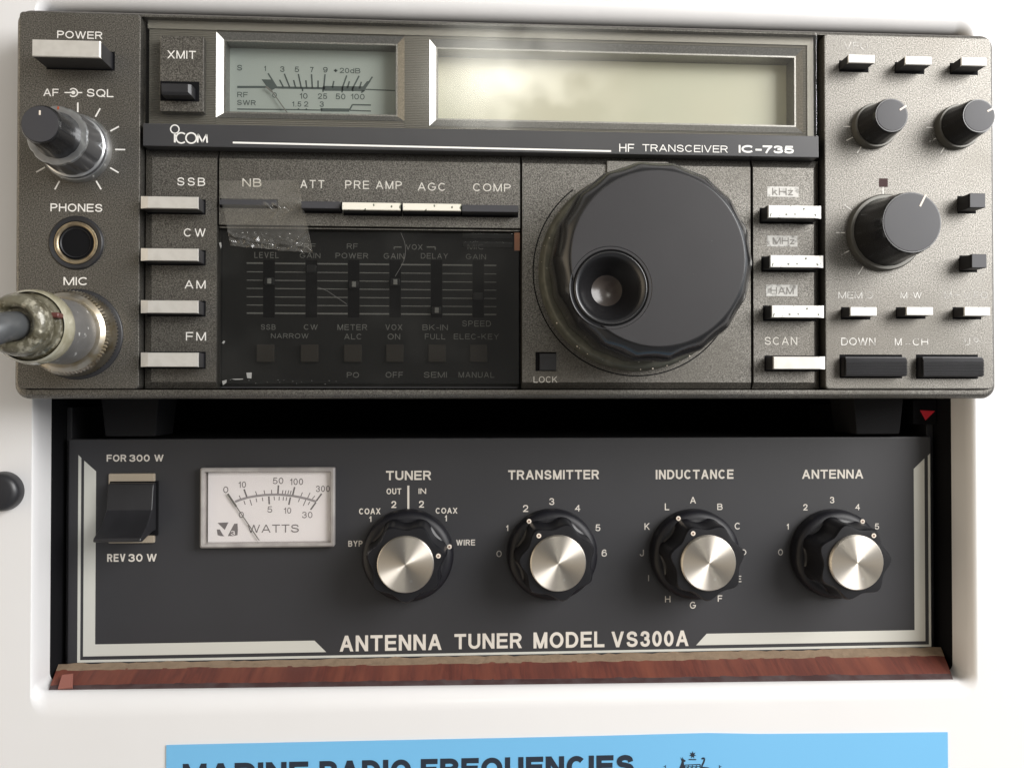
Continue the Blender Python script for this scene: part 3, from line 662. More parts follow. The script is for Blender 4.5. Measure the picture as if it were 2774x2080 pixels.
obj('scale_print', ink, M['dial_ink'], sd, smooth=0)
obj('needle', MB().line([at(*k1(592, 868), -7.2), at(*k1(655, 920), -7.2)], .5, -7.2, .1).line([at(*k1(655, 920), -7.2), at(*k1(812, 1140), -7.2)], .28, -7.2, .1), M['needle'], sd, smooth=0)
obj('display_cover', MB().slab(gu0, gu1, gv0, gv1, -2.0, -.3), M['glass'], rx, bevel=.25)
# transmit switch plate
tx = rect(c1, 1370, 305, 1740, 960, .1)
xp = obj('transmit_panel', MB().slab(*tx, -2.4, .1), M['paint'], rx, bevel=.15)
prints('lettering', words(c1, [('XMIT', 1432, 433, 1677, 508)], .13, .006), M['ink'], xp)
xs = rect(c1, 1372, 695, 1705, 872, .12); obj('slot_shade', MB().slab(*xs, .05, .14), M['void'], xp)  # flat black plate in place of the dark recess
xb = rect(c1, 1378, 712, 1612, 795, 4.0); obj('transmit_button', MB().slab(xb[0], xb[1]+.6, xb[2]-.5, xb[3], .1, 4, .1, .7, .1, .6, .6), M['black'], rx, bevel=.12)
# black name strip under the window
nu0, nu1 = gu0, gu1; nv1 = gv0-.05; nv0 = (at(330, 316, .6)[1]+at(1740, 340, .6)[1])/2
ns = obj('name_strip', MB().slab(nu0, nu1, nv0, nv1, -4, .6), M['strip'], rx, bevel=.2)
nm = words(k4, [('TRANSCEIVER', 148, 1442, 1000, 1528, .004)], .66)
nm = join(nm, words(k3, [('HF', 1825, 1232, 1953, 1303, .004)], .66))
nm = join(nm, words(k4, [('IC-735', 1110, 1450, 1660, 1537, .05)], .66))
# maker's mark: C O M with a ring-dotted i
Pn = lambda x, y: at(*c1(x, y), .6)
def ring(mb_, c, r, wd_, w, n=40, a0=0, a1=360, th_=.06):
    mb_.line([(c[0]+r*math.cos(rad(a0+(a1-a0)*i/n)), c[1]+r*math.sin(rad(a0+(a1-a0)*i/n))) for i in range(n+1)], wd_, w, th_)
ring(nm, Pn(1497, 1108), .98, .28, .6)
nm.line([Pn(1497, 1143), Pn(1497, 1222)], .42, .6, .06)
ring(nm, Pn(1553, 1183), 1.22, .36, .6, 30, 48, 312); ring(nm, Pn(1637, 1184), 1.22, .36, .6)
nm.line([Pn(1692, 1223), Pn(1696, 1150), Pn(1733, 1218), Pn(1768, 1153), Pn(1774, 1224)], .36, .6, .06)
nm.line([at(503, 308.5, .6), at(1320, 327, .6)], .42, .6, .08)
prints('lettering', nm, M['moulded'], ns)

# ---- lettering on the panels
def symbol(mb_):
    c = at(*c1(628, 795), .0); ring(mb_, c, .95, .3, 0, 28, -140, 140); mb_.line([at(*c1(552, 795)), (c[0]-.3, c[1])], .28, 0, .04)
    mb_.line([(c[0]+.95, c[1]), at(*c1(704, 795))], .28, 0, .04); mb_.lathe([(.45, 0), (.45, .05)], 14, c)
t = words(c1, [('POWER', 490, 265, 877, 338, .012), ('AF', 371, 760, 502, 827, .012), ('SQL', 743, 762, 972, 835, .012)], .03)
t = join(t, words(cL, [('PHONES', 378, 197, 768, 262, .014), ('MIC', 476, 748, 661, 810, .014)], .03)); symbol(t)
KA = at(167.5, 322)
for a in (90, 62, 30, 0, -30, -60, 242, 211):
    t.line([(KA[0]+8.7*math.cos(rad(a)), KA[1]+8.7*math.sin(rad(a))), (KA[0]+11.0*math.cos(rad(a)), KA[1]+11.0*math.sin(rad(a)))], .34, 0, .03)
prints('lettering', t, M['ink'], lp)
prints('lettering', words(cL, [('SSB', 1327, 3, 1537, 67), ('CW', 1377, 384, 1540, 447), ('AM', 1383, 772, 1540, 835), ('FM', 1393, 1160, 1543, 1224)], MW+.03, .004, 1.25), M['ink'], mp)
t = join(words(d1_, [('NB', 428, 370, 655, 472, .002), ('ATT', 1122, 388, 1410, 490, .002), ('PRE', 1660, 395, 1947, 498, .002)], MW+.03, sp=1.15),
         words(d2_, [('AMP', 80, 400, 392, 500, .002), ('AGC', 583, 420, 920, 521, .002), ('COMP', 1245, 430, 1697, 530, .002)], MW+.03, sp=1.15))
prints('lettering', t, M['ink_dim'], fpn)
t = words(kd, [('LOCK', 155, 1468, 308, 1508, .0)], MW+.03)
prints('lettering', t, M['ink_dim'], tp)
ec = at(*kd(815, 800), MW)
arc = MB(); ring(arc, ec, 25.7, .3, MW, 90, 128, 330, .02); obj('engraved_arc', arc, M['void'], tp, smooth=0)
# key-lettered white blocks and SCAN
dl = mat('cut_out_letters', (.20, .19, .17), .6)
for r, tx_, tr in (((1657.5, 403, 1725, 426), 'kHz', (1668, 406, 1713, 422.5)), ((1656.5, 509, 1722.5, 533), 'MHz', (1669, 513, 1716, 528)), ((1654.8, 615, 1722.6, 640), 'HAM', (1664.5, 620, 1714.5, 635.5))):
    lb = obj('label_block', MB().slab(*rect(G, *r, MW), MW-.1, MW+.03), M['ink_rub'], rx, smooth=0)
    prints('lettering', words(G, [(tx_, *tr, .012)], MW+.05), dl, lb)
prints('lettering', words(k7, [('SCAN', 203, 522, 456, 584, .003)], MW+.03, sp=1.1), M['ink_dim'], bp_)
t = join(words(k7, [('DOWN', 797, 528, 1062, 587, .004), ('M', 1212, 532, 1265, 587, .004), ('-', 1295, 560, 1330, 587, .004), ('CH', 1350, 532, 1470, 588, .004), ('MEM', 775, 172, 960, 226, .004), ('M', 1256, 175, 1308, 223, .004), ('W', 1352, 175, 1420, 223, .004)], .03))
prints('lettering', t, M['ink_worn'], rp)
t = join(words(k7, [('U', 1752, 530, 1795, 587, .004), ('P', 1822, 530, 1860, 587, .004), ('O', 985, 172, 1045, 226, .004), ('M', 1597, 172, 1650, 224, .004), ('V', 1745, 172, 1800, 224, .004), ('F', 1825, 172, 1860, 224, .004), ('O', 1875, 172, 1930, 224, .004)], .03, .004),
         words(k5, [('VFO', 415, 420, 655, 500, .006), ('CH', 1530, 858, 1675, 920, .004)], .03))
t.prism([at(*k7(*p), 0) for p in ((1680, 188), (1680, 208), (1715, 198))], 0, .03)
prints('lettering', t, M['ink_faint'], rp)

# ---- push buttons
def button(r, base, top, slot_shade, cap, ch=(0, 0), slack=.35, name='push_button', capname='button_cap', sl_on=None):
    """r = u0,u1,v0,v1 of the front; black stem with a thin coloured cap"""
    u0, u1, v0, v1 = r
    o = obj(name, MB().slab(u0, u1, v0, v1, base-.5, top-.5 if cap else top), M['black'], rx, ((u0+u1)/2, (v0+v1)/2, base), bevel=.12)
    if cap: obj(capname, MB().slab(u0, u1, v0, v1, top-.9, top, ch[0], ch[1], .12, .12, .5 if max(ch) > .3 else .15), cap, o, smooth=0)
    if slot_shade: obj('slot_shade', MB().slab(u0-slot_shade[0], u1+slot_shade[1], v0-slot_shade[2], v1+slot_shade[3], base-.6, base+.03), M['void'], o, smooth=0)  # black plate on the panel paints the shade of the recess round the button
    return o
pw = rect(c1, 275, 338, 858, 495, 7.8)
button(pw, 0, 7.8, (.1, .5, .3, .4), M['silver'], (.1, .25))
for y0_, y1_ in ((140, 238), (530, 629), (920, 1020), (1312, 1421)):
    r = rect(cL, 1050, y0_, 1483, y1_, 3.5); button(r, MW, 3.5, (.1, .35, .3, .45), M['silver'], (1.75, .1))
for x0_, y0_, x1_, y1_ in ((1660, 442.8, 1775.3, 472), (1664, 550.5, 1780, 578.5), (1667.5, 659, 1781.5, 686.5), (1671, 769.6, 1784, 797.5)):
    r = rect(G, x0_, y0_, x1_, y1_, 3.7); button(r, MW, 3.7, (.3, .2, .4, .45), M['white_cap'] if y0_ < 700 else M['silver'], (.1, 1.5))
for c, r_ in ((k5, (462, 545, 720, 632)), (k5, (1030, 562, 1290, 650)), (k5, (1592, 572, 1838, 660)), (k6, (482, 1480, 740, 1570)), (k6, (1043, 1480, 1303, 1563)), (k6, (1622, 1480, 1873, 1569))):
    r = rect(c, *r_, 5.3); button(r, 0, 5.3, (.15, .9, .45, .45), M['white_cap'])
for r_ in ((1675, 345, 1825, 490), (1695, 952, 1838, 1090)):
    r = rect(k6, *r_, 5.6); button(r, 0, 5.6, (.1, .9, .35, .5), M['matt_black'])
for r_ in ((838, 675, 1310, 826), (1438, 675, 1905, 830)):
    u0, u1, v0, v1 = rect(k7, *r_, 3.3)
    o = button((u0, u1, v0, v1), 0, 2.6, (.35, .3, .45, .7), None)
    rb_ = MB(); n = 9
    prof = [(v0, 2.0), (v0+.15, 2.6)]
    hv = (v1-v0)
    for i in range(n):
        a = v0+.3+hv*.68*i/n; b = hv*.68/n; prof += [(a, 3.25), (a+b*.6, 3.3), (a+b*.7, 2.95), (a+b*.95, 2.95)]
    prof += [(v0+hv*.76, 3.3), (v1-.35, 2.7), (v1, 2.0)]
    rb_.loft([[(uu, p[0], p[1]) for p in prof] for uu in (u0, u1)], True, True); obj('ribbed_cap', rb_, M['black'], o, smooth=20)
# function row
for c, x0_, y0_, x1_, y1_, top, mt_ in ((G, 739.4, 437, 865, 454.6, 2.6, M['mould_cap']), (G, 870.5, 439, 996, 456, 2.6, M['mould_cap']), (G, 998.5, 442, 1120, 459, 2.0, M['matt_black']), (G, 651, 434.5, 734, 451, 1.4, M['matt_black']), (G, 474, 431, 596, 444, -.8, M['matt_black'])):
    r = rect(c, x0_, y0_, x1_, y1_, top); button(r, MW, top, (.25, .25, .55, .5), mt_)
# lock key
u0, u1, v0, v1 = rect(kd, 195, 1320, 300, 1430, MW+.6); button((u0, u1, v0, v1), MW, MW+.6, (1.0, .1, .15, .35), M['black'])
# lamp window
obj('indicator_lamp', MB().slab(*rect(k6, 765, 198, 852, 283, .06), -.4, .05), M['led'], rx)

# ---- smoked slider door
SB = -5.4
bu0, bu1 = gx(473), gx(1122); bv1 = doorV-.25; bv0 = PV0+.3
bd = obj('slider_board', MB().slab(bu0, bu1, bv0, bv1, -6.0, SB), M['board'], rx, smooth=0)
t = join(words(d1_, [('NB', 655, 1150, 800, 1215), ('RF', 1165, 1150, 1305, 1212), ('LEVEL', 572, 1252, 862, 1325), ('GAIN', 1115, 1262, 1362, 1325), ('RF', 1680, 1150, 1810, 1215), ('POWER', 1545, 1262, 1935, 1330)], SB+.03, .0, 1.1),
         words(d2_, [('VOX', 440, 1160, 640, 1225), ('GAIN', 175, 1265, 420, 1335), ('DELAY', 620, 1265, 945, 1333), ('MIC', 1180, 1155, 1380, 1222), ('GAIN', 1160, 1275, 1400, 1340)], SB+.03, .0, 1.1),
         words(d3_, [('METER', 1568, 702, 1922, 770), ('ALC', 1648, 814, 1860, 882), ('PO', 1680, 1275, 1825, 1340), ('CW', 1165, 702, 1330, 766), ('SSB', 650, 702, 825, 766), ('NARROW', 770, 810, 1220, 870)], SB+.03, .0, 1.1),
         words(d4_, [('VOX', 195, 702, 398, 770), ('ON', 222, 814, 372, 882), ('OFF', 198, 1272, 405, 1340), ('BK-IN', 640, 705, 943, 772), ('FULL', 668, 815, 912, 882), ('SEMI', 655, 1272, 930, 1340), ('SPEED', 1115, 657, 1460, 728), ('ELEC-KEY', 1015, 815, 1555, 882), ('MANUAL', 1072, 1272, 1500, 1340)], SB+.03, .0, 1.1))
t.line([at(*d2_(300, 1220), SB), at(*d2_(300, 1192), SB), at(*d2_(388, 1192), SB)], .25, SB); t.line([at(*d2_(690, 1192), SB), at(*d2_(792, 1192), SB), at(*d2_(792, 1225), SB)], .25, SB)
sx = [581, 672.5, 764, 853.5, 943, 1033]
for k, y in enumerate((571, 589.5, 607.5, 625, 643, 660.7, 678)):
    v = at(800, y, SB)[1]; xs_ = [533] + sum([[x-13, x+13] for x in sx], []) + [1072]
    for a, b in zip(xs_[::2], xs_[1::2]): t.line([(at(a, y, SB)[0], v), (at(b, y, SB)[0], v)], .34 if k in (0, 6) else .2, SB)
prints('lettering', t, M['ink_door'], bd)
for i, x in enumerate(sx):
    obj('slider_slot', MB().slab(*rect(G, x-12, 562, x+12, 686, SB+.05), SB-.1, SB+.05), M['void'], bd, smooth=0)
    y = (607, 580, 614, 609, 670, 640)[i]
    sk = obj('slider', MB().slab(*rect(G, x-10, y-8, x+10, y+8, SB+1.2), SB, SB+1.2), M['black'], rx, bevel=.2)
    if i in (0, 2, 3, 4): obj('slider_mark', MB().slab(*rect(G, x-4, y-6, x+5, y+6, SB+1.25), SB+1, SB+1.26), M['ink_door'], sk, bevel=.1)
for x in (573, 668.5, 762, 853, 944.5, 1034):
    obj('toggle_button', MB().slab(*rect(G, x-19, 744, x+19, 782, SB+1.0), SB, SB+1.0), M['brown_key'], rx, bevel=.2)
obj('hinge_bar', MB().slab(bu0, bu1, at(800, 496, MW)[1], at(800, 493.2, MW)[1], MW-2, MW-.25), M['paint'], rx, bevel=.08)
dr = obj('smoked_door', MB().slab(bu0+.1, bu1-.1, bv0+.5, at(800, 498, MW)[1], MW-1.6, MW-.3, .0, .0, .5, .5, .5), M['smoke'], rx, smooth=0)
obj('door_foot', MB().slab(bu0+.5, bu1-.6, bv0-.1, at(800, 836, MW)[1], MW-1.2, MW+.25), M['strip'], dr, bevel=.2)
obj('finger_grip', MB().slab(*rect(G, 999, 503, 1106, 516, MW), MW-.4, MW-.1).slab(*rect(G, 999, 522, 1106, 535, MW), MW-.4, MW-.1), M['smoke'], dr, bevel=.1)
am = mat('amber_edge', (.15, .055, .02), .4); obj('amber_tab', MB().slab(*rect(d2_, 1740, 1020, 1805, 1235, MW-.2), MW-.5, MW-.15), am, dr)
# white scuffs and paint flecks at the door's corner
sc = MB()
for c, pts in ((d1_, [(148, 1140), (172, 1135), (178, 1180), (170, 1210), (158, 1180)]), (d3_, [(180, 925), (205, 895), (222, 905), (205, 935)]), (d3_, [(185, 1380), (240, 1365), (235, 1400), (195, 1430)]), (d3_, [(295, 1355), (435, 1352), (435, 1362), (340, 1366)]), (d3_, [(475, 1280), (540, 1278), (535, 1350), (485, 1345)])):
    sc.prism([at(*c(*p), MW-.25) for p in pts], MW-.28, MW-.22)
for i in range(14):
    x, y = random.uniform(250, 1550), random.uniform(1360, 1420); sc.prism([at(*d3_(x+a, y+b), MW+.3) for a, b in ((0, 0), (random.uniform(6, 16), 1), (5, 6))], MW+.26, MW+.3)
scm = mat('white_fleck', (.26, .26, .25), .7); prints('paint_fleck', sc, scm, dr)

fb = MB()
def fibre(name, pts, w, r, par):
    V = [Vector(at(*p, w)) for p in pts]; n_ = []
    for i in range(len(V)-1):
        for k in range(4): n_.append(V[i].lerp(V[i+1], k/4))
    n_.append(V[-1])
    for it in range(3): n_ = [n_[0]] + [(n_[i-1]+n_[i]*2+n_[i+1])/4 for i in range(1, len(n_)-1)] + [n_[-1]]
    obj(name, MB().tube([(p.x, p.y, w+.12) for p in n_], r, 6), M['fibre'], par)
M['fibre'] = mat('pale_fibre', (.13, .127, .12), .7)
fibre('dust_fibre', [d2_(380, 1020), d2_(435, 1150), d2_(437, 1290), d2_(400, 1400), d2_(310, 1545)], MW-.2, .04, dr)
fibre('dust_fibre', [d3_(1330, 260), d3_(1430, 290), d3_(1560, 380), d3_(1680, 460)], MW-.2, .04, dr)
# ---- rotary controls
def knob_small(gx_, gy_, R, h, capR, marks, lineang, tip):
    c = at(gx_, gy_); k = R/5.6
    fl = lambda t_, r, i: r*(1-.018*(1+math.cos(18*t_))/2) if 1 <= i <= 3 else r
    b = MB().lathe([(R*.90, 1.9), (R*.89, 2.3), (R*.82, h*.6), (R*.78, h-1.0), (R*.74, h-.35), (capR+.25, h)], 72, c, fn=fl)
    o = obj('rotary_knob', b, M['gloss_black'], rx, (*c, 0), smooth=40)
    obj('knob_face', MB().lathe([(capR, h-.4), (capR, h+.05), (capR-.15, h+.12), (.3, h+.12)], 56, c), M['matt_black'], o, smooth=40)
    obj('base_ring', MB().lathe([(R*1.0, 0), (R*1.0, 1.6), (R*.97, 2.0), (R*.88, 2.05)], 64, c), M['ring'], o, smooth=40)
    a = rad(lineang); p = lambda r: (c[0]+r*math.cos(a), c[1]+r*math.sin(a))
    obj('pointer_line', MB().line([p(capR*.62), p(R*.77)], .42, h+.1, .06), M['dot'], o, smooth=0)
    m_ = MB()
    for t_ in marks: m_.line([(c[0]+(R+.35)*math.cos(rad(t_)), c[1]+(R+.35)*math.sin(rad(t_))), (c[0]+(R+tip)*math.cos(rad(t_)), c[1]+(R+tip)*math.sin(rad(t_)))], .26, 0, .03)
    obj('dial_marks', m_, M['ink_worn'], rp, smooth=0)
M['ring'] = mat('grey_ring', (.12, .117, .105), .42, .4)
ticks = (0, 30, 60, 90, 120, 150, 180, 210, 240, 300, 330)
knob_small(1886, 275, 5.55, 9.8, 3.75, (180, 207, 238), 33, 2.2)
knob_small(2065, 277, 5.55, 10.2, 3.75, (180, 207, 238), 28, 2.2)
knob_small(1908, 504, 9.5, 14.4, 6.85, (90, 145, 180, 207, 238), 63, 2.6)
# double volume / squelch knob
c = KA
fl = lambda t_, r, i: r*(1-.045*max(0, math.cos(10*t_))**2) if i in (2, 3) else r
o = obj('squelch_knob', MB().lathe([(7.5, 1.8), (7.45, 2.4), (7.0, 3.0), (6.7, 10.6), (6.6, 11.0), (5.6, 11.1)], 120, c, fn=fl), M['clear_skirt'], rx, (*c, 0), smooth=40)
obj('base_ring', MB().lathe([(8.0, 0), (8.0, 1.4), (7.75, 1.9), (6.9, 1.95)], 72, c), M['alu'], o, smooth=40)
obj('metal_rim', MB().lathe([(6.65, 10.4), (6.75, 11.0), (6.55, 11.35), (5.75, 11.4)], 120, c, fn=lambda t_, r, i: r*(1-.03*max(0, math.cos(10*t_))**2) if i < 3 else r), M['alu'], o, smooth=40)
obj('inner_ring', MB().lathe([(7.35, 2.6), (7.4, 2.9), (7.1, 3.2), (6.8, 3.25)], 72, c), M['alu'], o, smooth=40)
a = rad(88); obj('pointer_line', MB().line([(c[0]+5.8*math.cos(a), c[1]+5.8*math.sin(a)), (c[0]+6.5*math.cos(a), c[1]+6.5*math.sin(a))], .4, 11.4, .05), mat('orange_mark', (.35, .07, .03), .5), o, smooth=0)
o = obj('volume_knob', MB().lathe([(5.3, 11), (5.2, 11.8), (4.55, 15), (4.3, 19.2), (4.0, 19.9), (3.6, 20.05)], 100, c, fn=lambda t_, r, i: r*(1-.05*max(0, math.cos(7*t_))**2) if i in (1, 2) else r), M['gloss_black'], rx, (*c, 11), smooth=40)
obj('knob_face', MB().lathe([(3.85, 19.6), (3.85, 20.1), (.3, 20.15)], 56, c), M['matt_black'], o, smooth=40)
obj('pointer_line', MB().line([(c[0], c[1]+1.9), (c[0], c[1]+2.9)], .38, 20.12, .05), M['dot'], o, smooth=0)

# main tuning dial
tcn = at(*kd(815, 803), MW)
fl = lambda t_, r, i: r*(1-.019*abs(math.sin(9*t_+.2))) if i < 6 else r if 1 <= i <= 4 else r
H = 22.0
kb = MB().lathe([(22.3, 3.6), (22.7, 4.4), (22.9, 9), (23.0, 16.2), (22.5, 18.6), (21.5, 20.3), (20.4, 21.3), (19.85, 21.55), (19.75, 21.6)], 160, tcn, fn=fl)
dc = at(*kd(652, 900), H)
def boolean(o, cut, mats=None):
    md = o.modifiers.new('cut', 'BOOLEAN'); md.operation = 'DIFFERENCE'; md.object = cut; md.solver = 'EXACT'
    dg = bpy.context.evaluated_depsgraph_get(); dg.update()
    me = bpy.data.meshes.new_from_object(o.evaluated_get(dg)); o.modifiers.remove(md); old = o.data; o.data = me; me.name = old.name
    bpy.data.objects.remove(cut)
tk_ = obj('tuning_knob', kb, M['gloss_black'], rx, (*tcn, MW), smooth=40)
fc = obj('knob_face', MB().lathe([(19.55, H-.6), (19.6, H-.05), (19.4, H+.1), (8, H+.1)], 120, tcn), M['dial_face'], tk_, smooth=40)
for target in (tk_, fc):
    cut = obj('cutter', MB().lathe([(8.55, H-9), (8.55, H+3)], 72, dc), M['black'], None)
    boolean(target, cut)
    target.data.shade_smooth(); target.data.set_sharp_from_angle(angle=rad(35))
dm = MB().lathe([(9.25, H-10), (9.25, H+.12), (9.1, H+.12), (8.7, H-.35), (8.4, H-.45), (8.15, H-.05), (7.95, H+.05), (7.7, H-.02), (7.4, H-.25), (6.95, H-.6), (6.3, H-1.6), (5.2, H-3.4), (4.3, H-4.5), (3.9, H-5.1), (3.5, H-5.6), (2.4, H-6.2), (1.2, H-6.5), (.1, H-6.55)], 80, dc, cap0=False)
obj('finger_dimple', dm, M['gloss_black'], tk_, smooth=60)
obj('dimple_pad', MB().lathe([(3.6, H-5.55), (2.6, H-6.0), (1.3, H-6.3), (.1, H-6.4)], 48, dc, cap0=False), mat('worn_pad', (.030, .022, .018), .22, .0, spec=.45, vary=[(300, .4, .7, (.055, .043, .036))]), tk_, smooth=60)
obj('base_ring', MB().lathe([(24.4, MW), (24.3, 1.2), (23.8, 2.6), (23.2, 3.0), (22.0, 3.1)], 120, tcn), M['green_ring'], tk_, smooth=40)
ntch = rect(kd, 625, 85, 1020, 200, MW+.5)
obj('dial_brake', MB().slab(ntch[0], ntch[1], ntch[2], ntch[3], MW-.3, MW+.6), M['paint'], rx, bevel=.15)
gr = MB()
for i in range(12):
    a = rad(random.uniform(130, 310)); gr.lathe([(random.uniform(.08, .22), 0), (.05, .12)], 6, (tcn[0]+24.1*math.cos(a), tcn[1]+24.1*math.sin(a)))
gr.v = [(p[0], p[1], p[2]+2.4) for p in gr.v]; obj('grit', gr, M['dot'], tk_, smooth=0)

# ---- headphone jack and microphone socket
hc = at(165, 525)
o = obj('headphone_jack', MB().lathe([(6.4, 0), (6.4, .15), (6.0, .5), (5.2, .35), (5.1, -.1)], 64, hc, cap1=False), M['black'], rx, (*hc, 0), smooth=50)
obj('jack_ring', MB().lathe([(5.05, .0), (5.0, .35), (4.6, .5), (4.0, .2), (3.75, -.6), (3.55, -2.6)], 64, hc, cap0=False, cap1=False), M['brass'], o, smooth=60)
obj('jack_bore', MB().lathe([(5.2, .12), (3.6, .10), (3.6, .14)], 48, hc), M['void'], o)
obj('jack_liner', MB().lathe([(3.55, .5), (3.3, .2)], 48, hc, cap0=False, cap1=False), M['black'], o)
sc_ = at(166, 722)
obj('microphone_socket', MB().lathe([(10.7, 0), (10.7, .12), (10.4, .4), (9.6, .5), (9.5, .2)], 72, sc_), M['black'], rx, (*sc_, 0), smooth=50)
# rubber feet underneath
for x0_, x1_ in ((1843, 1955), (215, 345)):
    a, b = at(x0_, 900, -27)[0], at(x1_, 900, -27)[0]; vT = FV0+2.2; vBm = at(1900, 938, -27)[1]
    ft = MB().loft([[(a, vT, -27), (b, vT, -27), (b, vT, -44), (a, vT, -44)], [(a+1.2, vBm, -27.6), (b-1.2, vBm, -27.6), (b-1.2, vBm, -43), (a+1.2, vBm, -43)]], True, True)
    obj('rubber_foot', ft, M['rubber'], rx, bevel=.5)

# ------------------------------------------------------------------ microphone plug with its cable
mk = thing('microphone_plug', (*sc_, 0), 'metal microphone plug with yellowed clear sleeve screwed into transceiver', 'microphone plug')
kn = []
def knurl(t_, r, i): return r*(1+.020*(1 if int(t_*72/(2*math.pi)*2+i+.01) % 2 else -1)) if 1 <= i <= 7 else r
obj('knurled_nut', MB().lathe([(9.4, .5), (9.75, 1.0), (9.75, 1.8), (9.75, 2.6), (9.75, 3.4), (9.75, 4.2), (9.75, 5.0), (9.6, 5.8), (9.1, 6.8), (8.2, 7.6), (7.4, 7.8)], 144, sc_, fn=knurl), M['chrome'], mk, smooth=25)
obj('barrel', MB().lathe([(7.3, 7), (7.4, 7.8), (7.35, 12), (7.2, 21.0), (7.1, 22)], 72, sc_), M['grey_barrel'], mk, smooth=40)
cb = [(sc_[0], sc_[1], 20), (sc_[0]-.1, sc_[1]-.1, 26), (sc_[0]-.4, sc_[1]-.4, 31), (sc_[0]-1.4, sc_[1]-1.3, 35), (sc_[0]-4.0, sc_[1]-3.6, 38), (sc_[0]-8, sc_[1]-7.4, 39.5), (sc_[0]-14, sc_[1]-13, 40), (sc_[0]-24, sc_[1]-23, 39), (sc_[0]-40, sc_[1]-42, 36), (sc_[0]-60, sc_[1]-75, 28)]
obj('clear_sleeve', MB().lathe([(7.2, 21), (7.4, 22), (7.3, 24), (6.6, 25.2), (5.9, 26), (6.1, 27.2), (6.5, 28.4), (6.4, 30.2), (5.8, 31.4), (4.6, 32.0), (3.7, 31.7), (3.3, 30.2)], 72, sc_, cap1=True), M['boot'], mk, smooth=60)
P_ = []
def cat(pts, n=6):
    V = [Vector(p) for p in pts]; V = [V[0]*2-V[1]] + V + [V[-1]*2-V[-2]]; R_ = []
    for i in range(1, len(V)-2):
        for k in range(n):
            t_ = k/n; a, b, c_, d = V[i-1:i+3]
            R_.append(.5*((2*b)+(c_-a)*t_+(2*a-5*b+4*c_-d)*t_*t_+(3*b-3*c_+d-a)*t_**3))
    return R_ + [V[-2]]
obj('cable', MB().tube(cat(cb), 3.0, 28), M['cable'], mk, smooth=60)
obj('sleeve_collar', MB().lathe([(7.15, 20.6), (7.9, 20.9), (8.05, 22.2), (7.8, 24.4), (7.3, 25.0)], 72, sc_, cap0=False, cap1=False), M['collar'], mk, smooth=60)
sp_ = at(*cL(372, 1032), 27.5)
scw = MB().slab(sp_[0]-1.7, sp_[0]+1.7, sp_[1]-.6, sp_[1]+.6, 24.5, 27.3); obj('clamp_screw', scw, M['maroon'], mk, bevel=.4, segs=3)

# ------------------------------------------------------------------ strip of clear tape over the first button and the door
q = [at(*d1_(*p), -.4) for p in ((128, 385), (1085, 372), (1268, 1258), (268, 1165))]
nx, ny = 110, 110; vs = []; fs = []
from mathutils import noise as NZ
CRE = [[at(*d1_(*p), -1) for p in L_] for L_ in (((795, 835), (850, 760), (930, 690), (1030, 672), (1125, 685)), ((925, 820), (1010, 770), (1080, 745), (1150, 735)), ((240, 1000), (330, 1075), (420, 1080), (520, 1120), (640, 1140), (760, 1165)), ((1215, 1010), (1130, 1090), (1020, 1165), (870, 1160)), ((985, 1215), (1080, 1180), (1180, 1195), (1240, 1235)))]
for j in range(ny+1):
    for i in range(nx+1):
        a, b = i/nx, j/ny
        u = (q[0][0]*(1-a)+q[1][0]*a)*(1-b) + (q[3][0]*(1-a)+q[2][0]*a)*b
        v = (q[0][1]*(1-a)+q[1][1]*a)*(1-b) + (q[3][1]*(1-a)+q[2][1]*a)*b
        if j == ny: v += .28*NZ.noise(Vector((a*9, 3, 0))); 
        if j == 0: v += .10*NZ.noise(Vector((a*12, 7, 0)))
        crum = .06*NZ.noise(Vector((u*.5, v*.5, 0)))
        if b > .72: crum += (b-.72)*2.6*(abs(NZ.noise(Vector((u*.5-v*.35, v*.7+u*.2, 4)))))*1.6
        for C_ in CRE:
            dd = 9
            for p0, p1 in zip(C_[:-1], C_[1:]):
                e_ = Vector(p1)-Vector(p0); t_ = max(0, min(1, (Vector((u, v))-Vector(p0)).dot(e_)/e_.length_squared)); dd = min(dd, (Vector((u, v))-Vector(p0)-e_*t_).length)
            crum += .42*math.exp(-(dd/.20)**2) + .12*math.exp(-(dd/.8)**2)
        if b > .74:
            rg = 1-abs(NZ.noise(Vector((u*.34-v*.3, v*.55+u*.16, 2))))*2.2; crum += max(0, rg)**4*.20*min(1, (b-.74)*8)
        d_ = (a-.68)**2*10 + (b-.38)**2*40; crum += .55*math.exp(-d_*3)*abs(NZ.noise(Vector((u*.6+v*.7, u*.3, 9))))*1.6
        w = MW+.25+ (.9*math.exp(-((b-.36)/.13)**2) if a < .99 else .5) + crum
        vs.append((u, v, w))
for j in range(ny):
    for i in range(nx): fs.append((j*(nx+1)+i, j*(nx+1)+i+1, (j+1)*(nx+1)+i+1, (j+1)*(nx+1)+i))
tp_ = obj('clear_tape', MB().add(vs, fs), M['tape'], None, loc=(q[0][0], q[3][1], MW), smooth=60)
tag(tp_, 'crinkled strip of clear tape stuck across the leftmost black button and smoked door', 'tape')

# ------------------------------------------------------------------ round black knob at the left edge
kc = at(-3.3, 1063, WP+3)
kn = MB().lathe([(4.9, WP), (4.9, WP+.8), (4.75, WP+2.4), (4.3, WP+3.4), (3.2, WP+3.9), (.1, WP+4.0)], 56, kc)
tag(obj('round_knob', kn, M['black'], None, (*kc, WP), smooth=50), 'round black knob on white console at left edge beside tuner', 'knob')

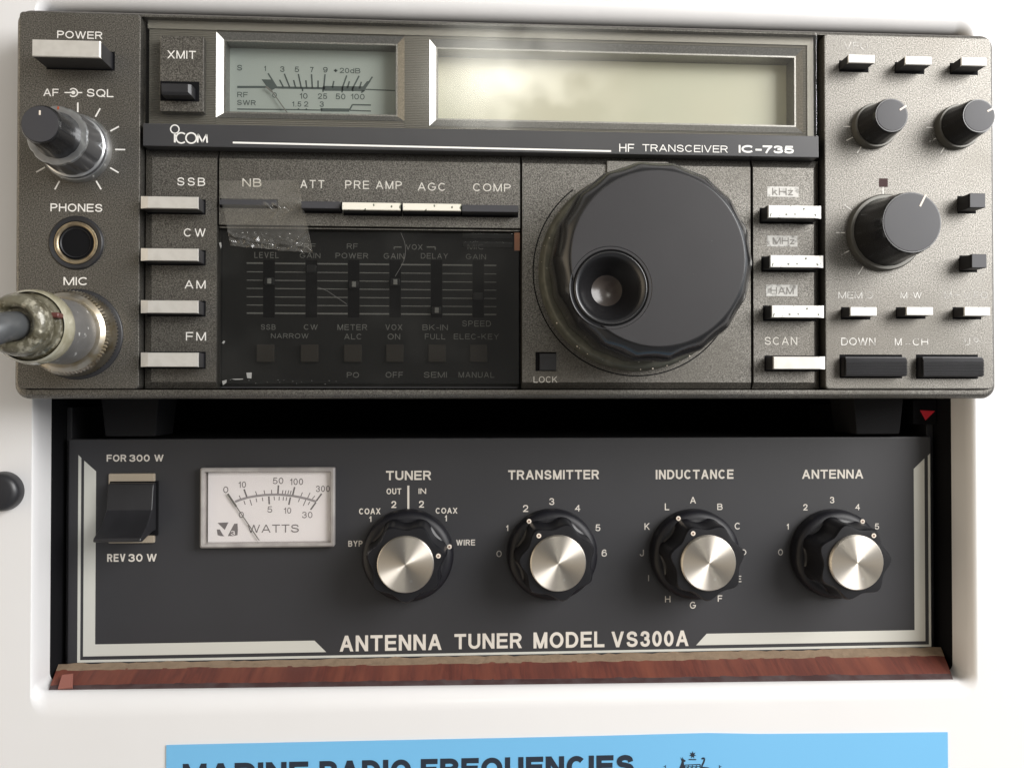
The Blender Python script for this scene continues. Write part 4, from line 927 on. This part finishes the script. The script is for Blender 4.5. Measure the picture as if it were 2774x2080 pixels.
# ------------------------------------------------------------------ blue frequency card under the tuner
c7 = crop(2050, 1650, 724)
cu0 = at(360, 1607.8, WP)[0]; cu1 = at(2045.8, 1580, WP)[0]
ch = thing('frequency_chart', ((cu0+cu1)/2, -200, WP), 'sky blue marine radio frequency card with dark bold heading below tuner', 'card')
tops = [at(360, 1607.8, WP), at(500, 1604.8, WP), at(800, 1598.5, WP), at(1100, 1592.5, WP), at(1300, 1588, WP), at(1420, 1584.8, WP), at(1526, 1582, WP), at(1640, 1584, WP), at(1800, 1582.8, WP), at(2045.8, 1580, WP)]
cardpts = [(cu0, -215), (cu1+.3, -215)] + tops[::-1]
obj('card_sheet', MB().prism(cardpts, WP+.05, WP+.35), M['blue'], ch, smooth=0)
cwz = WP+.4
hd = MB(); a = at(395, 1649, cwz); b = at(1370, 1629, cwz); capv = 5.35
vb_ = (a[1]+b[1])/2
def hw(txt, x0_, x1_): 
    u0_ = at(x0_, 1645, cwz)[0]; u1_ = at(x1_, 1640, cwz)[0]
    sl_ = (b[1]-a[1])/(b[0]-a[0])
    word(hd, txt, u0_, u1_, a[1]+sl_*(u0_-a[0])-capv, a[1]+sl_*(u0_-a[0]), cwz, .055, 1.0, slant=sl_)
hw('MARINE', 395, 666); hw('RADIO', 690, 888); hw('FREQUENCIES', 909, 1370)
prints('lettering', hd, M['navy'], ch)
em = MB(); Pc = lambda x, y: at(*c6(x, y), WP+.36)
sc0 = Pc(1505, 1243); star = []
for i in range(14):
    r = .95 if i % 2 == 0 else .45; star.append((sc0[0]+r*math.sin(i*math.pi/7), sc0[1]+r*math.cos(i*math.pi/7)))
em.prism(star, WP+.36, WP+.42)
for i in range(6): em.prism([Pc(1472+i*11, 1278), Pc(1480+i*11, 1278), Pc(1480+i*11, 1288), Pc(1472+i*11, 1288)], WP+.36, WP+.42)
em.prism([Pc(*p) for p in ((1400, 1262), (1415, 1280), (1418, 1262), (1428, 1280), (1447, 1293), (1440, 1302), (1430, 1303), (1432, 1330), (1440, 1375), (1445, 1420), (1400, 1420), (1385, 1370), (1402, 1330), (1412, 1300))], WP+.36, WP+.42)
em.line([Pc(1582, 1278), Pc(1600, 1268), Pc(1607, 1280), Pc(1600, 1305), Pc(1585, 1335), Pc(1583, 1370)], .42, WP+.36, .06)
em.prism([Pc(*p) for p in ((1575, 1360), (1600, 1345), (1640, 1350), (1665, 1365), (1690, 1385), (1690, 1420), (1590, 1420))], WP+.36, WP+.42)
em.line([Pc(1440, 1420), Pc(1438, 1330), Pc(1570, 1325), Pc(1570, 1420)], .22, WP+.36, .06); em.line([Pc(1440, 1345), Pc(1570, 1342)], .16, WP+.36, .06)
for x in (1470, 1505, 1540): em.line([Pc(x, 1328), Pc(x, 1420)], .12, WP+.36, .06); em.prism([Pc(x-16, 1350), Pc(x-4, 1350), Pc(x-4, 1362), Pc(x-16, 1362)], WP+.36, WP+.42)
for s_, x in ((1, 1268), (-1, 1740)):
    em.line([Pc(x, 1420), Pc(x+s_*2, 1370), Pc(x+s_*6, 1330)], .14, WP+.36, .06)
    for k in range(5): em.prism([Pc(x+s_*(k*4-8)+random.uniform(-8, 8), 1340+k*14), Pc(x+s_*(k*4-2), 1346+k*14), Pc(x+s_*(k*4+10), 1338+k*14)], WP+.36, WP+.42)
obj('crest', em, M['navy'], ch, smooth=0)
